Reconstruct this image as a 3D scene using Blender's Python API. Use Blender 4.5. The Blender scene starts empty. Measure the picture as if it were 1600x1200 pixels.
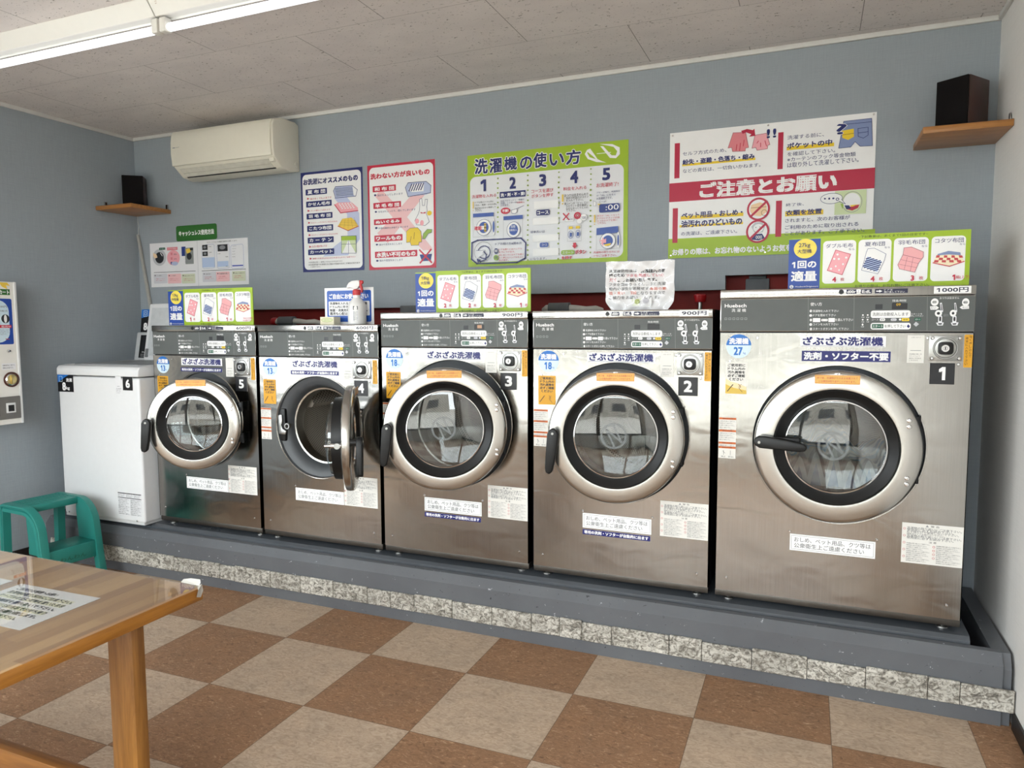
import bpy, bmesh, math, random
from mathutils import Vector, Matrix
random.seed(7)
PI = math.pi
SC = bpy.context.scene
COL = SC.collection

# ------------------------------------------------------------------ camera
cam_d = bpy.data.cameras.new('camera'); cam = bpy.data.objects.new('camera', cam_d); COL.objects.link(cam)
cam_d.sensor_fit = 'HORIZONTAL'; cam_d.sensor_width = 36.0; cam_d.lens = 36.0 * 1128.0 / 1600.0
cam_d.clip_start = 0.05; cam_d.clip_end = 200
cam.location = (4.2755, -3.6206, 1.3994)
def cam_matrix(yaw, pitch, roll):
    cy, sy, cp, sp = math.cos(yaw), math.sin(yaw), math.cos(pitch), math.sin(pitch)
    f = Vector((-sy*cp, cy*cp, sp)); r = Vector((cy, sy, 0)); u = r.cross(f)
    r2 = r*math.cos(roll) + u*math.sin(roll); u2 = -r*math.sin(roll) + u*math.cos(roll)
    m = Matrix((r2, u2, -f)).transposed()
    return m.to_euler()
cam.rotation_euler = cam_matrix(0.3948, -0.0812, -0.0037)
SC.camera = cam

# ------------------------------------------------------------------ world, daylight, exposure
SC.view_settings.view_transform = 'Standard'; SC.view_settings.look = 'None'
SC.view_settings.gamma = 1.0; SC.view_settings.use_curve_mapping = False
SC.view_settings.exposure = 0.0
w = bpy.data.worlds.new('overcast_sky'); SC.world = w; w.use_nodes = True
bg = w.node_tree.nodes['Background']; bg.inputs[0].default_value = (0.91, 0.955, 1.0, 1); bg.inputs[1].default_value = 12.0
def portal(x, y, z, sx, sz, turn=0):
    l = bpy.data.lights.new('window_daylight', 'AREA'); l.shape = 'RECTANGLE'; l.size = sx; l.size_y = sz
    l.cycles.is_portal = True
    o = bpy.data.objects.new('window_daylight', l); COL.objects.link(o); o.location = (x, y, z)
    o.rotation_euler = (PI/2, 0, turn)   # shines into the room
    return o
YF = -4.9                                 # the shop front, behind the camera
portal(2.48, YF + 0.02, 1.44, 4.7, 2.2)
portal(0.03, -3.6, 1.55, 2.3, 1.5, -PI/2)   # unseen side window, added in the left wall to brighten the room
SC.cycles.max_bounces = 10; SC.cycles.diffuse_bounces = 5; SC.cycles.glossy_bounces = 5
SC.cycles.transparent_max_bounces = 16; SC.cycles.transmission_bounces = 6
SC.cycles.use_denoising = True
SC.cycles.sample_clamp_indirect = 8.0; SC.cycles.caustics_reflective = False; SC.cycles.caustics_refractive = False

# ------------------------------------------------------------------ materials
def lin(h):
    h = h.lstrip('#'); v = [int(h[i:i+2], 16)/255 for i in (0, 2, 4)]
    return tuple((c/12.92 if c <= .04045 else ((c+.055)/1.055)**2.4) for c in v) + (1,)
class NT:
    def __init__(s, m): s.t = m.node_tree; s.b = s.t.nodes['Principled BSDF']
    def n(s, typ, **k):
        x = s.t.nodes.new(typ)
        for a, v in k.items():
            if a.startswith('i_'): x.inputs[int(a[2:]) if a[2:].isdigit() else a[2:].replace('_', ' ')].default_value = v
            else: setattr(x, a, v)
        return x
    def l(s, a, b): s.t.links.new(a, b)
    def math(s, op, a, b=None, c=None):
        x = s.t.nodes.new('ShaderNodeMath'); x.operation = op
        for i, v in enumerate((a, b, c)):
            if v is None: continue
            if hasattr(v, 'is_linked'): s.l(v, x.inputs[i])
            else: x.inputs[i].default_value = v
        return x.outputs[0]
    def mix(s, f, a, b):
        x = s.t.nodes.new('ShaderNodeMix'); x.data_type = 'RGBA'
        for v, i in ((f, 0), (a, 6), (b, 7)):
            if hasattr(v, 'is_linked'): s.l(v, x.inputs[i])
            else: x.inputs[i].default_value = v
        return x.outputs[2]
    def ramp(s, f, *st):
        x = s.t.nodes.new('ShaderNodeValToRGB'); e = x.color_ramp.elements
        while len(e) < len(st): e.new(.5)
        for q, (p, c) in zip(e, st): q.position = p; q.color = c if len(c) == 4 else (*c, 1)
        s.l(f, x.inputs[0]); return x.outputs[0]
    def co(s, which='Object', scale=(1, 1, 1), rot=(0, 0, 0), loc=(0, 0, 0)):
        a = s.n('ShaderNodeTexCoord'); m = s.n('ShaderNodeMapping'); m.inputs['Scale'].default_value = scale
        m.inputs['Rotation'].default_value = rot; m.inputs['Location'].default_value = loc
        s.l(a.outputs[which], m.inputs[0]); return m.outputs[0]
    def noise(s, v, scale, detail=3, rough=.5, dist=0):
        x = s.n('ShaderNodeTexNoise'); x.inputs['Scale'].default_value = scale; x.inputs['Detail'].default_value = detail
        x.inputs['Roughness'].default_value = rough; x.inputs['Distortion'].default_value = dist
        s.l(v, x.inputs['Vector']); return x.outputs['Fac']
    def bump(s, h, strength=.2, dist=.002):
        x = s.n('ShaderNodeBump'); x.inputs['Strength'].default_value = strength; x.inputs['Distance'].default_value = dist
        s.l(h, x.inputs['Height']); s.l(x.outputs[0], s.b.inputs['Normal'])
MATS = {}
def mat(name, hexc='808080', rough=.5, metal=0., spec=.5, var=.06, vs=30, coat=0.):
    """plain procedural material: colour with slight noise variation"""
    if name in MATS: return MATS[name]
    m = bpy.data.materials.new(name); m.use_nodes = True; t = NT(m); c = lin(hexc); MATS[name] = m
    b = t.b.inputs; b['Roughness'].default_value = rough; b['Metallic'].default_value = metal
    b['Specular IOR Level'].default_value = spec; b['Coat Weight'].default_value = coat; b['Coat Roughness'].default_value = .08
    if var:
        f = t.noise(t.co(), vs, 3)
        d = tuple(x*(1-var) for x in c[:3]) + (1,); e = tuple(min(1, x*(1+var)) for x in c[:3]) + (1,)
        t.l(t.ramp(f, (.3, d), (.7, e)), b['Base Color'])
    else: b['Base Color'].default_value = c
    return m
INK = dict(W='f2f2f2', W2='e4e6ea', W3='e8e8ea', N='1b2568', N2='2a3f86', R='c4203f', R2='b81f42', R3='c2454a', G='9fbd27', DG='8fa648', LB='c3cbe8',
 LB2='b6c0dd', LB3='b9cbe8', P='f0a9b2', P2='e0838c', P3='f0c2c4', P4='efaeb2', LP='f0c4c6', Y='eccb2a', Y2='edc94c', Y3='f2dc5a', K='1c1c20', K2='2a2c30',
 B2='3d5ba8', B3='8190b8', B4='7d8ec0', B5='2444b0', B6='2349a0', B7='2a5cb8', GY='8a8c90', GY2='c2c4c8', GY3='8d9290', GY4='d2d2d8', BR='8a5a2c', BR2='a05560',
 G2='94b548', LG='cfdcae', LG2='a8b46a', DG2='1f5c46', DG3='2f6a2c', DG4='3b4a1c', SK='f0cfa6', CR='f3e4c4', SG='e3e8d4', GN='d2d6bc', OR='d8552a', PG='585c5b',
 AM='dba01e', AM2='e0b05c', BK='141416', SB='1f6ec2', LC='cfe3ee', OW='e6e4de', ST='c9c8c4', TX='55585c', DR='c8652c',
 N3='171a3c', N4='1c1f6a', AM3='c9a21a', AM4='ecdcae', AM5='d9b84e', BR3='5a3208', SK2='b98d6c', YM='e4e3c6', SG2='cfd3a4')
def ink(k): return mat('printed_%s' % INK[k], INK[k], .38, 0, .45, .015, 12)

def m_steel(name, base='c9c5bd', rough=.25, wave=.35, streak=(1, 1, 60)):
    m = bpy.data.materials.new(name); m.use_nodes = True; t = NT(m); b = t.b.inputs; MATS[name] = m
    b['Metallic'].default_value = 1; c = lin(base)
    f = t.noise(t.co('Object', streak), 6, 4, .6)
    t.l(t.ramp(f, (.3, tuple(x*.98 for x in c[:3])), (.7, c)), b['Base Color'])
    t.l(t.ramp(f, (.3, (rough*.93,)*3), (.7, (rough*1.07,)*3)), b['Roughness'])
    h = t.noise(t.co('Object'), 2.6, 1, .4, .6)
    if wave: t.bump(h, wave, .02)
    return m
def m_panel_steel():
    """brushed sheet: soft but short-tailed reflections, gently wavy"""
    m = bpy.data.materials.new('brushed_stainless_panel'); m.use_nodes = True; t = NT(m); MATS[m.name] = m; t.t.nodes.remove(t.b)
    o = [x for x in t.t.nodes if x.type == 'OUTPUT_MATERIAL'][0]; g = t.n('ShaderNodeBsdfGlossy'); g.distribution = 'BECKMANN'; t.b = g
    f = t.noise(t.co('Object', (90, 1, 1.5)), 3, 4, .6)
    t.l(t.ramp(f, (.3, lin('a7a5a1')), (.7, lin('b1afab'))), g.inputs['Color']); t.l(t.ramp(f, (.3, (.19,)*3), (.7, (.22,)*3)), g.inputs['Roughness'])
    h = t.math('ADD', t.noise(t.co(), 2.3, 1, .4, .8), t.math('MULTIPLY', t.noise(t.co('Object', (1, 1, 1.6), (0, 0, 0), (4, 0, 2)), 6, 1, .4, 1.2), .25))
    t.bump(h, .30, .02); t.l(g.outputs[0], o.inputs[0]); return m
M_FRONT = m_panel_steel()
M_RING = m_steel('brushed_stainless_ring', 'c4c2bd', .25, .03, (50, 1, 1))
M_CHROME = mat('polished_chrome', 'e0e0e0', .12, 1, .5, .02)
M_ZINC = mat('cast_zinc_plate', 'a9a9a6', .35, 1, .5, .08, 60)
M_SIDE = mat('dark_cabinet_side', '2a2b2d', .6, 0, .3)
M_PANEL = mat('grey_control_panel', '5d6160', .5, 0, .35, .03, 20)
M_BLACK = mat('black_rubber', '0e0f10', .45, 0, .4, .1)
M_GREYP = mat('dark_grey_housing', '4a4d50', .45, 0, .45, .04)
M_WHITE = mat('white_enamel', 'e6e7e8', .28, 0, .5, .01)
M_ACW = mat('ivory_plastic', 'e3dfd0', .4, 0, .4, .01)

def m_glass(name, tint=(.82, .86, .86), f0=.04, rough=.02):
    """thin clear sheet: see-through with a Schlick reflection that is the same from both sides"""
    m = bpy.data.materials.new(name); m.use_nodes = True; MATS[name] = m; t = NT(m); n = t.t.nodes; n.remove(t.b)
    o = [x for x in n if x.type == 'OUTPUT_MATERIAL'][0]; mx = t.n('ShaderNodeMixShader'); tr = t.n('ShaderNodeBsdfTransparent'); g = t.n('ShaderNodeBsdfGlossy')
    tr.inputs[0].default_value = (*tint, 1); g.inputs['Roughness'].default_value = rough; g.inputs[0].default_value = (1, 1, 1, 1)
    ge = t.n('ShaderNodeNewGeometry'); d = t.n('ShaderNodeVectorMath', operation='DOT_PRODUCT'); t.l(ge.outputs['Normal'], d.inputs[0]); t.l(ge.outputs['Incoming'], d.inputs[1])
    k = t.math('POWER', t.math('SUBTRACT', 1., t.math('ABSOLUTE', d.outputs['Value'])), 5.)
    t.l(t.math('MULTIPLY_ADD', k, 1-f0, f0), mx.inputs[0]); t.l(tr.outputs[0], mx.inputs[1]); t.l(g.outputs[0], mx.inputs[2]); t.l(mx.outputs[0], o.inputs[0])
    return m
M_DGLASS = m_glass('washer_door_glass', (.60, .63, .63), .095)
M_WGLASS = m_glass('window_glass', (.96, .97, .96), .05)
M_MAT = m_glass('clear_vinyl', (.95, .95, .94), .03)
M_FILM = m_glass('clear_film', (.97, .97, .98), .035)

# ------------------------------------------------------------------ geometry helpers
def sharp(bm, ang=.6):
    bm.normal_update()
    for f in bm.faces: f.smooth = True
    for e in bm.edges:
        e.smooth = not (len(e.link_faces) != 2 or e.calc_face_angle(0) > ang)
class MB:
    def __init__(s): s.bm = bmesh.new(); s.mats = []
    def mi(s, m):
        if m not in s.mats: s.mats.append(m)
        return s.mats.index(m)
    def face(s, pts, m):
        f = s.bm.faces.new([s.bm.verts.new(p) for p in pts]); f.material_index = s.mi(m); return f
    def _add(s, verts, faces, m, bev=0, seg=2):
        v = [s.bm.verts.new(p) for p in verts]; i = s.mi(m); fs = []
        for f in faces:
            try: q = s.bm.faces.new([v[k] for k in f]); q.material_index = i; fs.append(q)
            except ValueError: pass
        if bev:
            for q in fs: q.normal_update()
            ed = list({e for f in fs for e in f.edges if e.calc_face_angle(0) > .5})
            r = bmesh.ops.bevel(s.bm, geom=ed, offset=bev, segments=seg, affect='EDGES', profile=.5, clamp_overlap=True)
            for f in r['faces']: f.material_index = i
        return v
    def box(s, x0, x1, y0, y1, z0, z1, m, bev=0, seg=2):
        V = [(x, y, z) for z in (z0, z1) for y in (y0, y1) for x in (x0, x1)]
        s._add(V, [(0, 2, 3, 1), (4, 5, 7, 6), (0, 1, 5, 4), (2, 6, 7, 3), (1, 3, 7, 5), (0, 4, 6, 2)], m, bev, seg); return s
    def prism(s, poly, a, b, m, plane='xz', bev=0, seg=2):
        """poly: 2D outline; extruded from a to b along the third axis"""
        n = len(poly)
        def P(u, v, w): return {'xz': (u, w, v), 'xy': (u, v, w), 'yz': (w, u, v)}[plane]
        V = [P(u, v, a) for u, v in poly] + [P(u, v, b) for u, v in poly]
        F = [tuple(range(n)), tuple(range(2*n-1, n-1, -1))] + [(i, (i+1) % n, n+(i+1) % n, n+i) for i in range(n)]
        F = [F[0][::-1], F[1][::-1]] + F[2:]
        k = len(s.bm.faces)
        s._add(V, F, m, bev, seg)
        s.bm.faces.ensure_lookup_table(); bmesh.ops.recalc_face_normals(s.bm, faces=s.bm.faces[k:]) if not bev else None
        return s
    def lathe(s, prof, m, n=72, c=(0, 0, 0), axis='y', a0=0, a1=2*PI, close=False):
        """prof: (radius, along axis)"""
        full = abs(a1-a0-2*PI) < 1e-6; N = n if full else n+1
        i = s.mi(m); R = []
        for r, h in prof:
            ring = []
            if r < 1e-6:
                v = s.bm.verts.new(s._ax(0, 0, h, c, axis)); ring = [v]*N
            else:
                for k in range(N):
                    t = a0+(a1-a0)*k/n; ring.append(s.bm.verts.new(s._ax(r*math.cos(t), r*math.sin(t), h, c, axis)))
            R.append(ring)
        for A, B in list(zip(R, R[1:])) + ([(R[-1], R[0])] if close else []):
            for k in range(n):
                k2 = (k+1) % N; q = []
                for v in (A[k], A[k2], B[k2], B[k]):
                    if v not in q: q.append(v)
                if len(q) > 2:
                    try: f = s.bm.faces.new(q); f.material_index = i
                    except ValueError: pass
        return s
    def _ax(s, a, b, h, c, axis):
        p = {'y': (a, h, b), 'z': (a, b, h), 'x': (h, a, b)}[axis]
        return (p[0]+c[0], p[1]+c[1], p[2]+c[2])
    def cyl(s, p0, p1, r, m, n=20, r1=None, cap=True):
        p0, p1 = Vector(p0), Vector(p1); d = (p1-p0).normalized(); a = d.orthogonal().normalized(); b = d.cross(a)
        r1 = r if r1 is None else r1
        V = [p0+(a*math.cos(2*PI*k/n)+b*math.sin(2*PI*k/n))*r for k in range(n)] + [p1+(a*math.cos(2*PI*k/n)+b*math.sin(2*PI*k/n))*r1 for k in range(n)]
        F = [(k, (k+1) % n, n+(k+1) % n, n+k) for k in range(n)]
        if cap: F += [tuple(range(n-1, -1, -1)), tuple(range(n, 2*n))]
        s._add(V, F, m); return s
    def tube(s, pts, r, m, n=10):
        pts = [Vector(p) for p in pts]; R = []
        i = s.mi(m); a = None
        for k, p in enumerate(pts):
            d = (pts[min(k+1, len(pts)-1)]-pts[max(k-1, 0)]).normalized()
            a = d.orthogonal().normalized() if a is None else (a-d*a.dot(d)).normalized(); b = d.cross(a)
            rr = r[k] if isinstance(r, (list, tuple)) else r
            R.append([s.bm.verts.new(p+(a*math.cos(2*PI*j/n)+b*math.sin(2*PI*j/n))*rr) for j in range(n)])
        for A, B in zip(R, R[1:]):
            for j in range(n): s.bm.faces.new((A[j], A[(j+1) % n], B[(j+1) % n], B[j])).material_index = i
        s.bm.faces.new(R[0][::-1]).material_index = i; s.bm.faces.new(R[-1]).material_index = i
        return s
    def sweep(s, path, prof, m, closed_path=False):
        """path in the x-z plane [(x,z)], prof [(normal offset, y)] closed outline"""
        i = s.mi(m); R = []
        for k, (x, z) in enumerate(path):
            x0, z0 = path[max(k-1, 0)]; x1, z1 = path[min(k+1, len(path)-1)]
            L = math.hypot(x1-x0, z1-z0); nx, nz = -(z1-z0)/L, (x1-x0)/L
            R.append([s.bm.verts.new((x+nx*o, y, z+nz*o)) for o, y in prof])
        n = len(prof)
        for A, B in zip(R, R[1:]):
            for j in range(n): s.bm.faces.new((A[j], A[(j+1) % n], B[(j+1) % n], B[j])).material_index = i
        s.bm.faces.new(R[0][::-1]).material_index = i; s.bm.faces.new(R[-1]).material_index = i
        return s
    def build(s, name, parent=None, loc=(0, 0, 0), rot=(0, 0, 0), ang=.6, recalc=False):
        if recalc: bmesh.ops.recalc_face_normals(s.bm, faces=s.bm.faces[:])
        sharp(s.bm, ang)
        me = bpy.data.meshes.new(name); s.bm.to_mesh(me); s.bm.free()
        for m in s.mats: me.materials.append(m)
        o = bpy.data.objects.new(name, me); COL.objects.link(o); o.location = loc; o.rotation_euler = rot
        if parent: o.parent = parent
        return o
def tag(o, label, cat, group=None):
    o['label'] = label; o['category'] = cat
    if group: o['group'] = group
    return o
def thing(name, label, cat, loc=(0, 0, 0), rot=(0, 0, 0), group=None):
    o = bpy.data.objects.new(name, None); o.empty_display_size = .1; COL.objects.link(o); o.location = loc; o.rotation_euler = rot
    return tag(o, label, cat, group)
def struct(o): o['kind'] = 'structure'; return o

# ------------------------------------------------------------------ printing: flat inks and lettering on a sheet (local x right, y up, z out), in mm
GLYPH = {}
def lettering(txt, bold):
    key = (txt, bold)
    if key in GLYPH: return GLYPH[key]
    cu = bpy.data.curves.new('lettering', 'FONT'); cu.body = txt; cu.size = 1.0; cu.offset = bold; cu.resolution_u = 2
    o = bpy.data.objects.new('lettering', cu); me = o.to_mesh()
    v = [(p.co.x, p.co.y) for p in me.vertices]; f = [tuple(p.vertices) for p in me.polygons]
    o.to_mesh_clear(); bpy.data.objects.remove(o); bpy.data.curves.remove(cu)
    if '1' in txt and not set('lI|!') & set(txt):        # give the bare stroke of a 1 its flag
        par = list(range(len(v)))
        def root(i):
            while par[i] != i: i = par[i]
            return i
        for q in f:
            for c in q[1:]: par[root(c)] = root(q[0])
        gr = {}
        for i in range(len(par)): gr.setdefault(root(i), []).append(i)
        for g in gr.values():
            xs, ys = [v[c][0] for c in g], [v[c][1] for c in g]
            if len(g) == 4 and .05 < max(xs)-min(xs) < .13 and max(ys)-min(ys) > .6:
                x, t, k = min(xs), max(ys), len(v); v += [(x, t), (x-.17, t-.13), (x-.17, t-.24), (x, t-.11)]; f.append((k, k+1, k+2, k+3))
    if not v: v = [(0, 0), (1, 0), (1, 1)]; f = []
    GLYPH[key] = (v, f); return GLYPH[key]
def tcent(txt, cx, cy, h, col, bold=0, wmax=None):
    """a centred line of lettering of height h"""
    v, f = lettering(txt, 0); W = max(p[0] for p in v)-min(p[0] for p in v); H = max(p[1] for p in v)-min(p[1] for p in v)
    wd = W/H*h
    if wmax: wd = min(wd, wmax)
    return ('t', txt, cx-wd/2, cy-h/2, cx+wd/2, cy+h/2, col, bold)
class Sheet(MB):
    """a printed sheet: base box plus inks, each op a hair above the last"""
    def __init__(s, base=None, thick=.002, edge=None):
        super().__init__(); s.z = .0003
        if base:
            x0, y0, x1, y1 = [q/1000 for q in base]
            s.box(x0, x1, y0, y1, -thick, 0, edge or ink('W'))
    def _poly(s, pts, col):
        a = sum(p[0]*q[1]-q[0]*p[1] for p, q in zip(pts, pts[1:]+pts[:1]))
        if a < 0: pts = pts[::-1]
        s.face([(x/1000, y/1000, s.z) for x, y in pts], col if not isinstance(col, str) else ink(col))
    def draw(s, ops, dx=0, dy=0):
        for o in ops:
            s.z += .00004; k = o[0]
            if k == 'r':
                _, x0, y0, x1, y1, col, rad = o; x0, x1 = sorted((x0, x1)); y0, y1 = sorted((y0, y1))
                rad = min(rad, (x1-x0)/2, (y1-y0)/2)
                if rad > 0:
                    P = []
                    for cx, cy, a in ((x1-rad, y0+rad, -90), (x1-rad, y1-rad, 0), (x0+rad, y1-rad, 90), (x0+rad, y0+rad, 180)):
                        for j in range(7): t = math.radians(a+15*j); P.append((cx+rad*math.cos(t)+dx, cy+rad*math.sin(t)+dy))
                else: P = [(x0+dx, y0+dy), (x1+dx, y0+dy), (x1+dx, y1+dy), (x0+dx, y1+dy)]
                s._poly(P, col)
            elif k == 'c':
                _, cx, cy, rx, ry, col = o; n = 14 if max(rx, ry) < 8 else 40
                s._poly([(cx+dx+rx*math.cos(2*PI*j/n), cy+dy+ry*math.sin(2*PI*j/n)) for j in range(n)], col)
            elif k == 'o':
                _, cx, cy, rx, ry, wd, col = o; n = 32
                for j in range(n):
                    a, b = 2*PI*j/n, 2*PI*(j+1)/n
                    s._poly([(cx+dx+(rx-q)*math.cos(t), cy+dy+(ry-q)*math.sin(t)) for t, q in ((a, 0), (b, 0), (b, wd), (a, wd))], col)
            elif k == 'p': s._poly([(x+dx, y+dy) for x, y in o[1]], o[2])
            elif k == 'l':
                _, pts, wd, col = o
                for (x0, y0), (x1, y1) in zip(pts, pts[1:]):
                    L = math.hypot(x1-x0, y1-y0) or 1; ux, uy = (x1-x0)/L*wd/2, (y1-y0)/L*wd/2
                    s._poly([(x0-ux-uy+dx, y0-uy+ux+dy), (x0-ux+uy+dx, y0-uy-ux+dy), (x1+ux+uy+dx, y1+uy-ux+dy), (x1+ux-uy+dx, y1+uy+ux+dy)], col)
            elif k in ('t', 'to'):
                _, txt, x0, y0, x1, y1, col, bold = o
                if k == 't' and len(txt) > 5 and ' ' not in txt and sum(ord(q) > 0x3000 for q in txt) >= .8*len(txt):     # keep square characters from being squashed
                    d = .92*(x1-x0)/(len(txt)-.45*sum(q in '、。・!' for q in txt)); h = y1-y0
                    if h < .82*d: m_ = (y0+y1)/2; y0, y1 = m_-.43*d, m_+.43*d
                if k == 'to':
                    r = min(abs(y1-y0), 80)*.085
                    for j in range(10): s._text(txt, x0+dx+r*math.cos(2*PI*j/10), y0+dy+r*math.sin(2*PI*j/10), x1+dx+r*math.cos(2*PI*j/10), y1+dy+r*math.sin(2*PI*j/10), 'W')
                    s.z += .00004; bold = 1; txt_w = .03
                else: txt_w = .05 if len(txt) == 1 else .036*bold
                r = abs(y1-y0)*(txt_w if bold else .006) if len(txt) < 40 else 0
                for ux, uy in (((-1, -1), (1, -1), (1, 1), (-1, 1)) if bold else ((-1, 0), (1, 0)) if abs(y1-y0) > 8 else ((0, 0),)):
                    s._text(txt, x0+dx+ux*r, y0+dy+uy*r, x1+dx+ux*r, y1+dy+uy*r, col)
        return s
    def _text(s, txt, x0, y0, x1, y1, col):
        v, f = lettering(txt, 0); b = v
        ax, bx = min(p[0] for p in b), max(p[0] for p in b); ay, by = min(p[1] for p in b), max(p[1] for p in b)
        sx = (x1-x0)/max(bx-ax, 1e-3); sy = (y1-y0)/max(by-ay, 1e-3) if by-ay > .12 else sx
        s.z += .000012; i = s.mi(ink(col)); V = [s.bm.verts.new(((x0+(p[0]-ax)*sx)/1000, (y0+(p[1]-ay)*sy)/1000, s.z)) for p in v]
        for q in f:
            try: s.bm.faces.new([V[k] for k in q]).material_index = i
            except ValueError: pass
    def hang(s, name, parent, loc, rot=(PI/2, 0, 0)):
        """stands upright facing -y by default"""
        for f in s.bm.faces: f.smooth = False
        me = bpy.data.meshes.new(name); s.bm.to_mesh(me); s.bm.free()
        for m in s.mats: me.materials.append(m)
        o = bpy.data.objects.new(name, me); COL.objects.link(o); o.location = loc; o.rotation_euler = rot
        if parent: o.parent = parent
        return o
# ================================================================== the room
XL, XR, ZC = 0.01, 4.955, 2.663
def m_floor():
    m = bpy.data.materials.new('checker_vinyl_tile'); m.use_nodes = True; t = NT(m)
    v = t.co('Object', (1/.45, 1/.45, 1), (0, 0, -.0076), (-(2.111/.45), 1.1221/.45, 0))
    sp = t.n('ShaderNodeSeparateXYZ'); t.l(v, sp.inputs[0])
    fx, fy = t.math('FLOOR', sp.outputs[0]), t.math('FLOOR', sp.outputs[1])
    par = t.math('FLOORED_MODULO', t.math('ADD', fx, fy), 2.0)           # 0 = brown
    cell = t.math('ADD', t.math('MULTIPLY', fx, 12.99), t.math('MULTIPLY', fy, 78.2))
    rnd = t.math('FRACT', t.math('MULTIPLY', t.math('SINE', cell), 437.58))
    # flecks run one way in each tile
    o = t.co('Object'); ob = t.n('ShaderNodeVectorMath', operation='ADD'); cb = t.n('ShaderNodeCombineXYZ'); t.l(t.math('MULTIPLY', rnd, 9.), cb.inputs[2]); t.l(o, ob.inputs[0]); t.l(cb.outputs[0], ob.inputs[1]); o = ob.outputs[0]
    mp = t.n('ShaderNodeMapping'); mp.inputs['Scale'].default_value = (1, 1.8, 1); t.l(o, mp.inputs[0])
    n1 = t.noise(mp.outputs[0], 34, 4, .62, 1.6); n2 = t.noise(o, 7, 3, .6, .4); n3 = t.noise(mp.outputs[0], 60, 3, .6, 2.2)
    br = t.ramp(n1, (.22, lin('5c4230')), (.42, lin('8d6b50')), (.60, lin('9a765a')), (.72, lin('c2a282')))
    be = t.ramp(n1, (.25, lin('9a8672')), (.5, lin('b9a38d')), (.75, lin('c9b7a3')))
    fl = t.math('GREATER_THAN', n3, .645)
    br = t.mix(t.math('MULTIPLY', fl, .55), br, lin('bfa383'))
    dk = t.math('LESS_THAN', n3, .27); br = t.mix(t.math('MULTIPLY', dk, .6), br, lin('3e2b1f'))
    c = t.mix(par, br, be); tone = t.ramp(n2, (.3, (.88, .88, .88)), (.7, (1.06, 1.05, 1.04)))
    mm = t.n('ShaderNodeMix', data_type='RGBA', blend_type='MULTIPLY'); mm.inputs[0].default_value = 1; t.l(c, mm.inputs[6]); t.l(tone, mm.inputs[7])
    ux, uy = t.math('FRACT', sp.outputs[0]), t.math('FRACT', sp.outputs[1])
    ed = t.math('MINIMUM', t.math('MINIMUM', ux, t.math('SUBTRACT', 1., ux)), t.math('MINIMUM', uy, t.math('SUBTRACT', 1., uy)))
    se = t.math('LESS_THAN', ed, .0032); c2 = t.mix(t.math('MULTIPLY', se, .55), mm.outputs[2], lin('3b2e24'))
    t.l(c2, t.b.inputs['Base Color']); t.l(t.ramp(n2, (.3, (.44,)*3), (.7, (.56,)*3)), t.b.inputs['Roughness'])
    t.b.inputs['Specular IOR Level'].default_value = .22; t.bump(n1, .05, .001); return m
def m_ceiling():
    m = bpy.data.materials.new('acoustic_ceiling_board'); m.use_nodes = True; t = NT(m)
    v = t.co('Object', (1/.91, 1/.455, 1), (0, 0, 0), (-.3295/.91, .9649/.455, 0)); sp = t.n('ShaderNodeSeparateXYZ'); t.l(v, sp.inputs[0])
    row = t.math('FLOOR', sp.outputs[1]); odd = t.math('FLOORED_MODULO', row, 2.0)
    ux = t.math('FRACT', t.math('ADD', sp.outputs[0], t.math('MULTIPLY', odd, .5))); uy = t.math('FRACT', sp.outputs[1])
    sx = t.math('LESS_THAN', t.math('MINIMUM', ux, t.math('SUBTRACT', 1., ux)), .0019)
    sy = t.math('LESS_THAN', t.math('MINIMUM', uy, t.math('SUBTRACT', 1., uy)), .0030)
    seam = t.math('MAXIMUM', sx, t.math('MULTIPLY', sy, .7))
    o = t.co('Object', (1, 1.7, 1)); n = t.noise(o, 62, 2, .5, 1.2); n2 = t.noise(o, 5, 2)
    pit = t.ramp(n, (.30, (1, 1, 1)), (.35, (0, 0, 0)))
    c = t.mix(pit, t.ramp(n2, (.3, lin('d6d0ce')), (.7, lin('dfd9d6'))), lin('8d8983'))
    c = t.mix(t.math('MULTIPLY', seam, .75), c, lin('6d6a67')); t.l(c, t.b.inputs['Base Color'])
    t.b.inputs['Roughness'].default_value = .9; t.b.inputs['Specular IOR Level'].default_value = .1; t.bump(n, .25, .002); return m
def m_wall(name, hexc, plane='xz', dark=.93):
    m = bpy.data.materials.new(name); m.use_nodes = True; t = NT(m); c = lin(hexc)
    a = t.noise(t.co('Object', (160, 160, 12)), 1, 2, .7); b = t.noise(t.co('Object', (9, 9, 240)), 1, 2, .7); d = t.noise(t.co(), 1.6, 2)
    f = t.math('MULTIPLY', t.math('ADD', a, b), .5)
    t.l(t.ramp(f, (.3, tuple(x*dark for x in c[:3])), (.7, tuple(min(1, x*1.05) for x in c[:3]))), t.b.inputs['Base Color'])
    t.b.inputs['Roughness'].default_value = .72; t.b.inputs['Specular IOR Level'].default_value = .25; t.bump(f, .18, .001); return m
M_WALL = m_wall('blue_grey_linen_wallpaper', '9ba3a9'); M_RWALL = m_wall('pale_wallpaper', 'e4e2de', dark=.96)
M_TRIM = mat('white_trim', 'd9d8d4', .5, 0, .3, .02)
M_REDB = mat('dark_red_board', '7c1d18', .6, 0, .3, .15, 8)

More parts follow.
